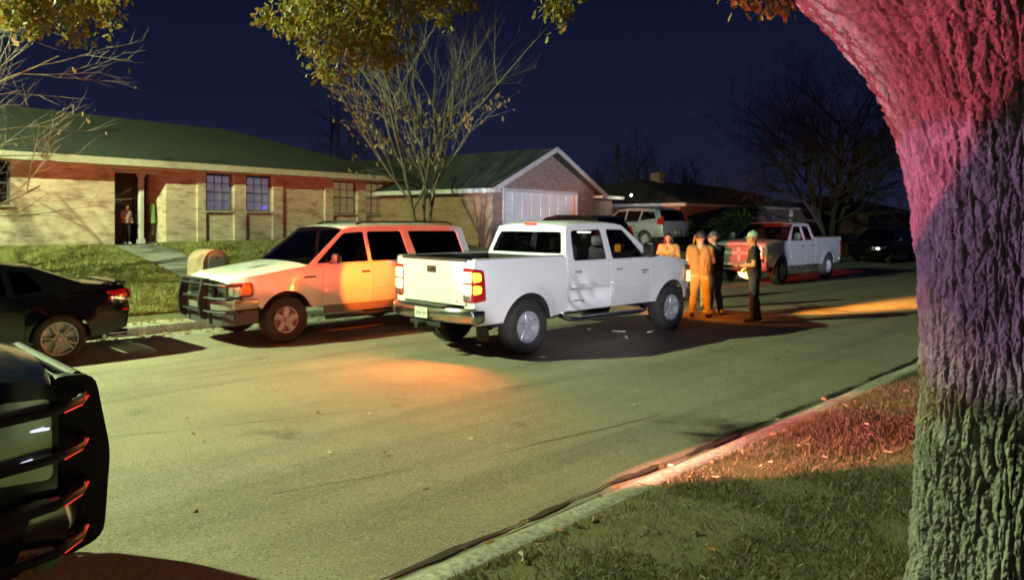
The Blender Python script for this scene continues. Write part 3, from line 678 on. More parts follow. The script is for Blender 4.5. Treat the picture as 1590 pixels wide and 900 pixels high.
        if P.get('lit'):
            for q, (za, zb) in enumerate(((tz1-.20, tz1-.05), (tz1-.37, tz1-.23))):
                MB().box((s*(half-.150), ur-.022, (za+zb)/2), (.16, .012, zb-za), .02, seg=2).build('lit_bulb', M['amber_hot'], t)
                pl = rnd([(ur-.015, za), (ur+.12, za+.02), (ur+.12, zb-.02), (ur-.015, zb)], .03)
                panel(pl, [], side_fn(W, s, .014), .01, .1).build('lit_lens', M['amber_lit'], t)
        MB().box((s*(half-.15), ur-.022, tz0+.06), (.15, .012, .075), .01).build('reverse_lens', M['reflector'], t)
        if P.get('step'):
            x = half+.02; MB().tube([(s*(x-.22), c0-.02, .50), (s*(x-.06), c0+.06, .445), (s*x, c0+.22, .43), (s*x, c2-.35, .43), (s*(x-.06), c2-.14, .445), (s*(x-.22), c2-.05, .50)], .042, 12).build('step_bar', M['chrome'], root)
        MB().box((s*(half-.34), -.62, .40), (.26, .02, .34), rot=Matrix.Rotation(R(4), 3, 'X')).build('mud_flap', M['black'], root) if P.get('flaps') else None
    # tailgate, bed liner, bumper
    U = lambda x, z: ur+.02-.015*(1-(x/half)**2)-.02*max(0, (z-1.2))
    tg = panel(rnd(rect(-half+.215, half-.215, .79, bt-.03), .02, 2), [rnd(rect(-.30+.19, -.30+.41, bt-.19, bt-.09), .015, 2)] if False else [], face_fn(U, -1, .025), .05, .12).build('tailgate', paintm, root)
    for s in (-1, 1): panel(rnd(rect(min(s*(half-.262), s*(half-.045)), max(s*(half-.262), s*(half-.045)), .62, bt-.006), .01, 2), [], face_fn(U, -1, -.004), .03, .1).build('rear_corner', paintm, root)
    MB().box((0, ur+.03, bt-.012), (2*half-.40, .075, .045), .012).build('tailgate_cap', M['tg_cap'], root)
    MB().box((0, ur-.012, bt-.16), (.24, .03, .115), .012).box((0, ur-.03, bt-.155), (.17, .02, .05), .008).build('tailgate_handle', M['tg_cap'], tg)
    MB().box((half-.42, ur-.011, .84), (.13, .008, .022), .003).build('tailgate_badge', M['badge'], tg)
    lb = MB().box((0, (ur+c0)/2, .82), (2*half-.12, c0-ur-.1, .06))
    for s in (-1, 1): lb.box((s*(half-.10), (ur+c0)/2, (.82+bt)/2+.01), (.05, c0-ur-.12, bt-.83), .01)
    lb.box((0, c0-.06, (.82+bt)/2), (2*half-.2, .05, bt-.84), .01).box((0, ur+.07, (.82+bt)/2), (2*half-.3, .04, bt-.86), .01)
    lb.build('bed_liner', M['black'], root)
    for s in (-1, 1): MB().box((s*(half-.075), (ur+c0)/2-.01, bt+.006), (.10, c0-ur-.11, .02), .006).build('bed_rail', M['rail'], root)
    bp = MB(); zc_, hh = .64, .19
    pts = []
    for s in [-1+2*j/20 for j in range(21)]:
        x = s*(half+.0); y = ur-.20+.17*abs(s)**5+.02*abs(s)**2; pts.append((x, y))
    G = []
    for (x, y) in pts:
        G.append([(x, y+.16, zc_+hh/2+.02), (x, y+.03, zc_+hh/2+.025), (x, y, zc_+hh/2-.01), (x, y+.005, zc_-hh/2+.03), (x, y+.04, zc_-hh/2), (x, y+.16, zc_-hh/2+.01)])
    bp.grid(G)
    for s in (-1, 1): bp.box((s*(half-.03), ur+.07, zc_+.0), (.07, .24, hh-.01), .03, seg=2)
    bo = bp.build('rear_bumper', M['bumper_chrome'] if P.get('lit') else M['chrome'], root, ang=50)
    MB().box((0, ur-.135, zc_+hh/2+.032), (1.0, .17, .025), .006).build('bumper_step', M['black'], bo)
    pl = MB().box((0, ur-.212, zc_+.01), (.31, .012, .155), .004).build('license_plate', M['plate'], bo)
    ink = MB()
    for k in range(6): ink.box((-.105+.042*k, ur-.2195, zc_+.005), (.024, .003, .06 if k != 3 else .02))
    ink.box((0, ur-.2195, zc_+.062), (.12, .003, .014)); ink.build('plate_marks', M['plate_ink'], pl, smooth=False)
    MB().box((0, ur-.10, .49), (.75, .10, .07), .01).box((0, ur-.2, .47), (.085, .22, .08), .01).tube([(-.30, ur-.1, .5), (-.32, ur-.02, .62)], .02, 8).build('tow_hitch', M['black'], root)
    # chassis, axles, exhaust, interior
    ch = MB().box((0, (ur+uf)/2, .60), (1.0, uf-ur-.5, .16), .02).box((0, (c0+c2)/2+.3, .68), (2*half-.52, c2-c0+.9, .20), .03).box((0, wb+.1, .85), (1.25, 1.3, .5), .05)
    ch.tube([(-half+.2, 0, r), (half-.2, 0, r)], .055, 10).tube([(-half+.2, wb, r), (half-.2, wb, r)], .05, 10).lathe([(0, -.16), (.15, -.1), (.17, 0), (.15, .1), (0, .16)], (0, 0, r), 'Y', 16)
    ch.box((0, -.62, .62), (.72, .62, .2), .08, seg=2)
    for s in (-1, 1):
        ch.box((s*(half-.28), 0, .86), (.30, 1.02, .10)); ch.box((s*(half-.28), wb, .90), (.30, 1.0, .08)); ch.box((s*.62, 0, .66), (.10, 1.1, .5)); ch.box((s*.62, wb, .7), (.10, 1.0, .5))
    ch.build('chassis', M['under'], root)
    MB().tube([(.66, .9, .47), (.68, -.3, .50), (.78, ur+.25, .47)], .035, 10).build('exhaust_pipe', M['under'], root)
    seats(root, (c0+.62, c1+.62), .86)
    it = MB().box((0, c2-.12, belt-.10), (2*half-.28, .42, .34), .08, seg=2); it.box((0, c0+.09, 1.0), (2*half-.3, .05, .62)); it.build('dashboard', M['dark'], root)
    MB().tube([(-.42+.19*math.cos(a), c2-.42+.05*math.sin(a), belt-.03+.18*math.sin(a)) for a in [2*math.pi*k/20 for k in range(21)]], .016, 6, False).build('steering_wheel', M['dark'], root)
    # front end
    Uf = lambda x, z: uf-.02+.06*(1-abs(x/half)**2.6)-.13*max(0, abs(x/half)-.72)/.28-.05*max(0, z-1.0)
    wf = W(uf-.05, 1.0)
    gx = wf-.36
    gr = panel(rnd(rect(-gx, gx, .74, hf-.06), .04), [], face_fn(Uf, 1, .012), .04, .12).build('grille', M[P.get('grille', 'dark')], root)
    mb = MB()
    if P.get('cross'):
        mb.box((0, uf+.05, .94), (.10, .03, hf-.82), .02).box((0, uf+.05, .98), (2*gx-.06, .03, .09), .02)
    else:
        for k in range(4): mb.box((0, uf+.055, .80+.09*k), (2*gx-.08, .02, .03), .006)
    mb.build('grille_bar', M['steel'], gr)
    for s in (-1, 1):
        hb = panel(rnd(rect(min(s*gx, s*(wf-.015)), max(s*gx, s*(wf-.015)), .80, hf-.05), .04), [], face_fn(Uf, 1, -.03), .03, .1).build('headlight', M['reflector'], root)
        panel(rnd(rect(min(s*gx, s*(wf-.012)), max(s*gx, s*(wf-.012)), .80, hf-.05), .04), [], face_fn(Uf, 1, .012), .008, .1).build('lens', M['lens'], hb)
        panel(rnd([(uf-.32, .86), (uf-.05, .82), (uf-.06, hf-.08), (uf-.28, hf-.06)], .04), [], side_fn(W, s, .008), .02, .08).build('side_lens', M[P.get('side_lens', 'reflector')], hb)
        MB().lathe([(0, .0), (.085, .01), (.09, .05), (.06, .05)], (s*(wf-.19), uf-.075, .97), 'Y', 20).build('bulb', M['head_lit'] if P.get('heads') else M['reflector'], hb)
    fb = panel(rnd(rect(-wf-.01, wf+.01, .46, .735), .05), [rnd(rect(-.55, .55, .5, .6), .03)], face_fn(lambda x, z: Uf(x, z)+.10-.06*((z-.6)/.14)**2, 1), .18, .1).build('front_bumper', M[P.get('fbumper', 'chrome')], root)
    MB().box((0, uf-.25, .55), (1.7, .2, .3), .03).build('front_valance', M['dark'], root)
    if extra: extra(root, W, Uf)
    return root, W
M['glass_g'] = glass('cab_glass', .55)
M['tg_cap'] = mat('tailgate_cap_plastic', (.06, .03, .035), .45)
M['rail'] = mat('bed_rail_cap', (.30, .30, .30), .5)
M['bumper_chrome'] = mat('brushed_bumper', (.55, .55, .55), .22, 1., c2=(.42, .42, .42), scale=5)

# --- white pickup with its right side towards us
def dent(u, z):
    a = math.exp(-((u-1.36)/.48)**4-((z-.76)/.16)**4)*.15
    b = math.exp(-((u-1.15)/.22)**2-((z-1.05)/.16)**2)*.03
    c = .040*math.sin(u*19+z*16)*math.exp(-((u-1.2)/.38)**2-((z-.78)/.2)**2)
    rdg = -.075*math.exp(-((z-.95-.03*(u-1.4))/.020)**2)*(1 if u > 1.0 else 0)
    e_ = .07*max(0, min(1, (1.06-u)/.14))*max(0, min(1, (.95-z)/.25))
    return a+b+c+rdg+e_
G = dict(wb=3.66, half=.985, belt=1.34, roof=1.945, wr=.80, uf=4.42, ur=-1.04, cab0=.88, split=1.94, door1=3.03, bedtop=1.44, hoodz=1.24, rim='five', lit=True, heads=True, step=True, flaps=True, handle='steel', gl='glass_g', dent=dent, r=.41, ra=.515, flare=.035, sill=.56)
def gmc_extra(root, W, Uf):
    rr_ = random.Random(4); top = [(1.02+.09*i, .925+.012*rr_.uniform(-1, 1)) for i in range(10)]; bot = [(u, z-.022-.012*rr_.random()) for u, z in reversed(top)]
    panel(top+bot, [], side_fn(W, 1, .003, dent), .003, .04).build('scrape_mark', mat('scraped_paint', (.10, .09, .085), .6, c2=(.45, .44, .43), scale=30), root)
    top = [(1.10+.05*i, .70+.02*rr_.uniform(-1, 1)) for i in range(8)]; bot = [(u, z-.016-.014*rr_.random()) for u, z in reversed(top)]
    panel(top+bot, [], side_fn(W, 1, .003, dent), .003, .04).build('scrape_mark', M['lower'], root)
    MB().box((0, 1.03, 1.935), (.34, .05, .05), .015).build('third_brake_light', M['red_lit'], root)
    MB().box((W(3.3, 1.12)+.004, 2.86, 1.13), (.008, .20, .02), .003).box((W(3.3, 1.08)+.004, 2.84, 1.09), (.008, .12, .02), .003).build('door_badge', M['dark'], root)
    dm = MB().box((.30, 2.02, 1.795), (.22, .14, .025), .01).build('cab_glow', M['glow_white'], root)  # added glowing box for a bright spot behind the cab glass
    lamp('cab_glow_lamp', 'POINT', (.30, 2.02, 1.74), 14, (1, .93, .75), root, .05)
    MB().box((.42, 2.80, 1.50), (.12, .06, .14), .03, seg=2).build('orange_glint', mat('orange_glint_glow', (.75, .3, .03), .6, emit=(1, .4, .04), estr=.8), root)  # glowing orange box stands in for a reflection in the front window
    for s in (-1, 1):
        lamp('turn_lamp', 'SPOT', (s*.84, -1.09, 1.16), 60 if s < 0 else 620, (1, .17, .015), root, .06, 150, .8, (s*.1, -1, -.34))
        if s < 0: lamp('side_orange_fill', 'SPOT', (s*1.04, -.92, 1.18), 560, (1, .12, .004), root, .05, 46, .35, (-1, .20, -.16))  # left side: added orange spot for the patch on the suv flank
        else:
            lamp('headlamp_near_beam', 'SPOT', (s*.74, 4.50, .98), 9000, (1, .38, .05), root, .04, 15, .7, (.26, 1, -.20))
            lamp('headlamp_far_beam', 'SPOT', (s*.74, 4.50, .98), 45000, (1, .40, .06), root, .04, 17, 1.0, (.245, 1, -.085))
        lamp('headlamp', 'SPOT', (s*.74, 4.50, .98), 220 if s < 0 else 110, (1, .25, .010), root, .05, 125, .6, (0.05, 1, -.03))
        MB().box((s*(W(4.2, .9)-.02), 4.34, .95), (.03, .08, .2), .01).build('marker_lens', M['head_lit'], root)
gmc, gW = pickup('pickup_truck', (-8.62, 8.02, 0), R(-1.9), G, M['white_paint'], gmc_extra)
tag(gmc, 'white crew-cab pickup with a crumpled rear door and glowing tail lights mid-road', 'pickup truck')

# --- silver pickup further on, facing us
Rm = dict(wb=3.57, half=.99, belt=1.33, roof=1.90, wr=.80, uf=4.42, ur=-1.2, cab0=1.05, split=1.86, door1=2.98, bedtop=1.40, hoodz=1.26, rim='six', cross=True, handle='dark', grille='ram_grille', fbumper='bumper_ram', side_lens='reflector', r=.41, ra=.51)
M['ram_grille'] = mat('grille_grey', (.14, .12, .12), .4)
M['bumper_ram'] = mat('ram_bumper', (.42, .40, .42), .3, .8)
ram, rW = pickup('pickup_truck', (-11.38, 25.9, 0), R(180), Rm, M['silver2'])
tag(ram, 'silver pickup with a crossed grille parked facing us beyond the group of people', 'pickup truck')

# --- dark police pickup at the left edge
Pm = dict(wb=3.6, half=.98, belt=1.32, roof=1.93, wr=.79, uf=4.42, ur=-1.2, cab0=.95, split=1.9, door1=3.0, bedtop=1.42, hoodz=1.27, rim='steel', handle='dark', fbumper='chrome', r=.405, ra=.50, side_lens='reflector')
LIGHTBAR = {}
def police_extra(root, W, Uf):
    mb = MB(); x = .40
    g_ = brush_guard(root, 4.42, .97, .36, 1.24, M['black'], 4, .021, (.62,), True, .09, .22)
    MB().lathe([(0, .05), (.06, .045), (.085, .0), (.08, -.05), (0, -.06)], (.80, 4.36, .47), 'Y', 20).build('fog_light', M['fog'], root)
    # roof light bar: base, red, white and blue cells
    lb = MB().box((0, 1.75, 1.995), (1.25, .30, .035), .012).build('light_bar', M['dark'], root)
    for i in range(8):
        xx = -.53+.1514*i; c = 'bar_red' if i >= 5 else ('bar_white' if i in (3, 4) else 'bar_blue')
        MB().box((xx, 1.75, 2.055), (.142, .27, .085), .02, seg=2).build('light_cell', M[c], lb)
    LIGHTBAR['root'] = lb
    for (u_, z_, l_) in ((4.30, 1.06, .10), (4.26, .93, .07), (4.33, .90, .04), (4.22, 1.12, .05)): MB().box((W(u_, z_)+.012, u_, z_), (.008, l_, .012), .003).build('headlight_glint', M['cold_glint'], root)  # small glowing bits painted in as cold glints on the headlight
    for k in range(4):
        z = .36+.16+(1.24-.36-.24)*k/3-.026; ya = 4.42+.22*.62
        MB().tube([(.665, ya+.012, z), (.81, 4.42+.22*.37, z-.006), (.90, 4.41, z-.010)], .006, 6).build('red_glint', M['red_glint'], g_)  # glowing tubes put in for red highlights along the guard bars
M['cold_glint'] = mat('cold_glint_glow', (.6, .65, .8), .3, emit=(.75, .82, 1), estr=1.2)
M['red_glint'] = mat('red_glint_glow', (.4, .02, .02), .4, emit=(1, .05, .04), estr=.7)
M['tread'] = mat('tread_plate', (.28, .33, .29), .3, .8, bump=.8, bscale=50)
M['fog'] = mat('fog_lens', (.35, .5, .32), .25)
M['bar_red'] = mat('bar_red_cell', (.5, .02, .02), .3, emit=(1, .03, .03), estr=6)
M['bar_blue'] = mat('bar_blue_cell', (.02, .05, .5), .3, emit=(.1, .15, 1), estr=6)
M['bar_white'] = mat('bar_white_cell', (.8, .8, .8), .3, emit=(1, 1, 1), estr=6)
pol, pW = pickup('police_pickup', (-4.74, -3.46, 0), 0, Pm, M['police_paint'], police_extra)
tag(pol, 'dark police pickup with black brush guard at the lower left edge', 'pickup truck')

# --- generic closed car: hood, glass, roof, tail from one silhouette
def car(name, loc, rz, P, paintm, extra=None):
    root = empty(name, loc, rz); wb = P['wb']; r = P['r']; half = P['half']; belt, rf = P['belt'], P['roof']; uf, ur = P['uf'], P['ur']; sill = P['sill']; ra = P['ra']
    W = mkW(half, belt, rf, P['wr'], uf, ur, P.get('tf', .14), P.get('tr', .08), (0, wb), ra, r, P.get('flare', .02), P.get('lf', .8), P.get('lr', .6), P.get('low', .06))
    S = P['sil']        # front-to-rear silhouette: list of (name, material, [(u, z)...], crown, bow)
    for (nm, m, pts, cr, bw) in S: strip(root, nm, paintm if m == 'paint' else M[m], pts, W, cr, bw, 14, 3)
    for s in (1, -1):
        for (nm, poly, st) in P['panels'](sill, ra): 
            panel(poly, [], side_fn(W, s), .03, st).build(nm, paintm, root)
        holes = [rnd(h, .05) for h in P['windows']]
        panel(P['house'], holes, side_fn(W, s), .035, .12).build('cab_frame', paintm, root)
        for h in holes: panel(h, [], side_fn(W, s, -.01), .005, .2).build('side_window', M[P.get('gl', 'glass_t')], root)
        for u in (0, wb): wheel(root, s*(half-.12), u, r, s, P['rim'], P.get('tw', .23), P.get('rimr', .62))
        du = P.get('mir', None)
        if du:
            mx = W(du, belt); mo = MB().box((s*(mx+.11), du-.04, belt+.10), (.18, .10, .16), .04, seg=2).tube([(s*(mx-.02), du, belt+.02), (s*(mx+.06), du, belt+.06)], .025, 8).build('mirror', M[P.get('mirm', 'dark')], root)
            MB().box((s*(mx+.11), du-.093, belt+.10), (.14, .01, .11), .004).build('mirror_glass', M['chrome'], mo)
        for (hu, hz) in P.get('handles', []): MB().box((s*(W(hu, hz)+.01), hu, hz), (.022, .17, .035), .01, seg=2).build('door_handle', M[P.get('hm', 'dark')], root)
    c = MB().box((0, (uf+ur)/2, sill-.02+.08), (2*half-.30, uf-ur-.7, .16), .03).box((0, wb+.05, .62), (1.1, 1.0, .42), .05).box((0, (wb)/2-.1, sill+.16), (2*half-.22, wb*.7, .2), .03)
    for s in (-1, 1):
        for u in (0, wb): c.box((s*(half-.27), u, r+ra-.06), (.30, ra*2, .06)); c.box((s*(half-.44), u, .62), (.06, ra*2, .6))
    c.tube([(-half+.2, 0, r), (half-.2, 0, r)], .05, 10).tube([(-half+.2, wb, r), (half-.2, wb, r)], .05, 10); c.build('chassis', M['under'], root)
    seats(root, P.get('seats', (.75, 1.75)), P.get('seatz', .62), .46)
    MB().box((0, P['dash'], belt-.08), (2*half-.34, .4, .22), .06, seg=2).build('dashboard', M['dark'], root)
    if extra: extra(root, W)
    return root, W

# --- white sport utility parked at the far kerb, nose to the left
wbS = 3.02; ufS, urS = 3.92, -1.16; bS, rS = 1.25, 1.90
silS = [('hood', 'paint', [(ufS-.02, 1.00), (ufS-.07, 1.07), (ufS-.22, 1.11), (2.75, 1.235), (2.62, 1.25)], .06, .09),
        ('windshield', 'glass_ws', [(2.62, 1.25), (1.86, 1.845)], .03, .10),
        ('roof', 'paint', [(1.86, 1.845), (1.70, 1.88), (1.0, 1.91), (-.3, 1.905), (-.92, 1.86)], .045, 0.),
        ('rear_window', 'glass_t', [(-.92, 1.86), (-1.08, 1.27)], 0., -.06),
        ('liftgate', 'paint', [(-1.08, 1.27), (-1.14, 1.0), (-1.13, .62)], 0., -.06)]
def panS(sill, ra):
    fen = [(2.36, sill), (2.36, bS-.003), (2.62, bS), (2.75, 1.235), (ufS-.22, 1.11), (ufS-.07, 1.07), (ufS-.02, 1.00), (ufS-.02, .72), (ufS-.30, .70)]+arch(wbS, .385, ra, .60)+[(wbS-ra, sill)]
    qp = [(.46, sill+.0), (.46, bS), (-1.08, bS), (-1.14, 1.0), (-1.13, .58)]+arch(0, .385, ra, .58)
    return [('front_fender', fen, .09), ('door', rect(1.345, 2.352, sill, bS), .12), ('door', rect(.468, 1.337, sill, bS), .12), ('quarter_panel', qp, .1)]
houseS = [(-1.08, bS+.003), (2.61, bS+.003), (1.855, 1.845), (1.70, 1.88), (1.0, 1.91), (-.3, 1.905), (-.92, 1.86)]
winS = [[(1.42, 1.275), (2.46, 1.275), (2.40, 1.33), (1.86, 1.775), (1.44, 1.80)], [(.50, 1.275), (1.36, 1.275), (1.37, 1.80), (.62, 1.80)], [(-.86, 1.275), (.32, 1.275), (.46, 1.80), (-.74, 1.79)]]
M['glass_ws'] = glass('windshield_glass', .35)
def suv_extra(root, W):
    MB().box((0, .35, 1.975), (1.34, .045, .03), .01).box((0, 1.15, 1.975), (1.34, .045, .03), .01).build('roof_crossbar', M['dark'], root)
    for s in (-1, 1):
        MB().tube([(s*.66, -.75, 1.93), (s*.67, -.6, 1.97), (s*.67, 1.35, 1.97), (s*.66, 1.5, 1.93)], .018, 8).build('roof_rail', M['dark'], root)
        # headlight: bright reflector, clear lens, amber corner
        hx0, hx1 = .47, .915
        Uf = lambda x, z: ufS-.02+.09*(1-abs(x/.95)**2.6)-.10*max(0, abs(x)/.95-.7)/.3
        hb = panel(rnd(rect(min(s*hx0, s*hx1), max(s*hx0, s*hx1), .80, 1.0), .03), [], face_fn(Uf, 1, -.02), .03, .08).build('headlight', M['reflector'], root)
        panel(rnd(rect(min(s*hx0, s*hx1), max(s*hx0, s*hx1), .795, 1.005), .03), [], face_fn(Uf, 1, .02), .008, .08).build('lens', M['lens'], hb)
        panel(rnd([(ufS-.02, .81), (ufS-.02, .99), (ufS-.175, 1.0), (ufS-.18, .82)], .02), [], side_fn(W, s, .010), .03, .05).build('corner_reflector', M['lamp_white'], hb)
        panel(rnd([(ufS-.185, .82), (ufS-.18, 1.0), (ufS-.29, 1.0), (ufS-.31, .84)], .03), [], side_fn(W, s, .010), .03, .05).build('corner_lens', M['amber'], hb)
        panel(rnd([(ufS-.005, .785), (ufS-.005, 1.015), (ufS-.31, 1.025), (ufS-.335, .80)], .05), [rnd([(ufS-.02, .805), (ufS-.02, .995), (ufS-.295, 1.003), (ufS-.315, .825)], .04)], side_fn(W, s, .012), .02, .06).build('lamp_bezel', M['dark'], hb)
        panel(rnd([(2.30, .42), (2.30, .66), (.60, .66), (.60, .42)], .02), [], side_fn(W, s, -.01), .03, .15).build('rocker', M['lower'], root)
        MB().box((s*(W(1.4, .80)+.005), 1.42, .82), (.02, 1.75, .06), .008).build('side_moulding', M['white_suv'], root)
        MB().box((s*(W(2.5, 1.05)+.004), 2.60, 1.06), (.008, .22, .028), .003).build('fender_badge', M['dark'], root)
        MB().tube([(s*.97, .7, .36), (s*.98, 2.3, .36)], .04, 8).build('running_board', M['dark'], root)
        panel(rnd([(-1.15, .80), (-.98, .80), (-.93, 1.22), (-1.09, 1.22)], .02), [], side_fn(W, s, .01), .03, .1).build('tail_light', M['red_lens'], root)
    Ug = lambda x, z: ufS-.01+.09*(1-abs(x/.95)**2.6)
    panel(rnd(rect(-.46, .46, .76, 1.0), .04), [], face_fn(Ug, 1, .01), .03, .12).build('grille', M['dark'], root)
    Ub = lambda x, z: ufS+.06+.10*(1-abs(x/1.0)**2.6)-.22*max(0, abs(x)/1.0-.78)/.22
    panel(rnd(rect(-.98, .98, .60, .78), .06), [], face_fn(Ub, 1), .22, .1).build('front_bumper', M['bumper_suv'], root)
    for s in (-1, 1): MB().box((s*.945, ufS-.22, .69), (.09, .42, .165), .04, seg=2).build('bumper_wrap', M['bumper_suv'], root)
    panel(rnd(rect(-.95, .95, .36, .598), .06), [], face_fn(lambda x, z: Ub(x, z)-.03, 1), .2, .12).build('front_valance', M['valance'], root)
    for s in (-1, 1): MB().box((s*.92, ufS-.24, .48), (.08, .4, .23), .05, seg=2).build('valance_wrap', M['valance'], root)
    brush_guard(root, ufS+.14, .93, .42, 1.08, M['black'], 3, .022, (.40,), True, .06, .14)
    MB().box((0, -1.2, .60), (1.9, .16, .22), .06, seg=2).build('rear_bumper', M['lower'], root)
M['bumper_suv'] = mat('bumper_silver', (.30, .30, .26), .35, .5)
M['lamp_white'] = mat('lamp_white_reflector', (.72, .74, .70), .3, .2)
M['valance'] = mat('dark_valance', (.05, .05, .05), .6)
M['bumper_suv'] = mat('bumper_silver', (.30, .30, .26), .35, .5)
M['lamp_white'] = mat('lamp_white_reflector', (.72, .74, .70), .3, .2)
M['glass_s'] = glass('smoked_glass', .12)
suv, sW = car('sport_utility', (-12.09, 8.95, .0), R(180), dict(wb=wbS, r=.385, half=.985, belt=bS, roof=rS, wr=.80, uf=ufS, ur=urS, sill=.56, ra=.475, sil=silS, panels=panS, windows=winS, house=houseS, rim='steel', rimr=.56, tw=.26, gl='glass_s', mir=2.2, handles=[(1.50, 1.10), (.62, 1.10)], seats=(.55, 1.45), seatz=.80, dash=2.35, flare=.025, tf=.24, lf=.55), M['white_suv'], suv_extra)
tag(suv, 'white sport utility with black brush guard parked at the far kerb, nose left', 'suv')

# --- black coupe at the far kerb, only its tail in view
wbC = 2.82; ufC, urC = 3.68, -.94
silC = [('hood', 'paint', [(ufC, .66), (ufC-.05, .74), (2.75, .94), (2.35, .99)], .05, .12),
        ('windshield', 'glass_t', [(2.35, .99), (1.50, 1.36)], .03, .1),
        ('roof', 'paint', [(1.50, 1.36), (1.2, 1.395), (.6, 1.385), (.28, 1.34)], .03, 0.),
        ('rear_window', 'glass_t', [(.28, 1.34), (-.30, 1.10)], .02, -.04),
        ('trunk_lid', 'paint', [(-.30, 1.10), (-.70, 1.045), (-.86, 1.03)], .02, -.05),
        ('rear_panel', 'paint', [(-.86, 1.03), (-.90, .90), (-.94, .70), (-.90, .42)], 0., -.10)]
def panC(sill, ra):
    lo = [(1.72, sill), (1.72, .955), (2.35, .985), (2.75, .94), (ufC-.05, .74), (ufC, .66), (ufC-.02, .36)]+arch(wbC, .34, ra, .30)
    qp = [(.42, sill), (.42, .945), (-.30, .99), (-.86, .995), (-.90, .90), (-.94, .70), (-.90, .42), (-.62, .34)]+arch(0, .34, ra, .33)
    return [('front_fender', lo, .1), ('door', [(.428, sill), (1.712, sill), (1.712, .955), (.428, .945)], .12), ('quarter_panel', qp, .07)]
houseC = [(.43, .948), (2.34, .988), (1.50, 1.36), (1.2, 1.395), (.6, 1.385), (.28, 1.34), (-.30, 1.10), (-.70, 1.045), (-.86, 1.03), (-.86, .997), (-.30, .992)]
winC = [[(.62, .985), (2.05, 1.01), (1.48, 1.325), (1.1, 1.345), (.66, 1.335)], [(.18, 1.02), (.54, .99), (.58, 1.32), (.36, 1.28)]]
def coupe_extra(root, W):
    MB().box((0, -.84, 1.075), (1.40, .16, .022), .008).box((-.55, -.80, 1.05), (.04, .08, .05), .005).box((.55, -.80, 1.05), (.04, .08, .05), .005).build('spoiler', M['black_paint'], root)
    for s in (-1, 1):
        t = panel(rnd([(-.905, .86), (-.60, .93), (-.60, .965), (-.88, .985)], .02), [], side_fn(W, s, .012), .03, .06).build('tail_light', M['red_lens'], root)
        panel(rnd(rect(min(s*.30, s*.84), max(s*.30, s*.84), .83, .96), .03), [], face_fn(lambda x, z: -.905-.10*(1-abs(x/.9)**2.6)-.02, -1, .01), .02, .1).build('rear_lens', M['red_lens'], t)
        panel(rnd([(-.915, .80), (-.70, .86), (-.70, .885), (-.905, .85)], .008), [], side_fn(W, s, .014), .02, .05).build('chrome_strip', M['chrome'], t)
        panel(rnd([(-.935, .66), (-.82, .67), (-.82, .70), (-.93, .70)], .008), [], side_fn(W, s, .010), .02, .05).build('side_marker', M['red_lens'], root)
        MB().tube([(s*.5, -.7, .3), (s*.5, -1.0, .3)], .05, 12).build('exhaust_tip', M['chrome'], root)
cpe, cW = car('coupe_car', (-12.72, 2.86, 0), R(180), dict(wb=wbC, r=.34, half=.93, belt=.96, roof=1.39, wr=.60, uf=ufC, ur=urC, sill=.28, ra=.385, sil=silC, panels=panC, windows=winC, house=houseC, rim='ten', rimr=.70, tw=.24, mir=1.8, seats=(1.2,), seatz=.42, dash=2.0, tr=.12, tf=.2, flare=.03), M['black_paint'], coupe_extra)
tag(cpe, 'glossy black coupe with ten-spoke wheels cut off by the left edge', 'car')

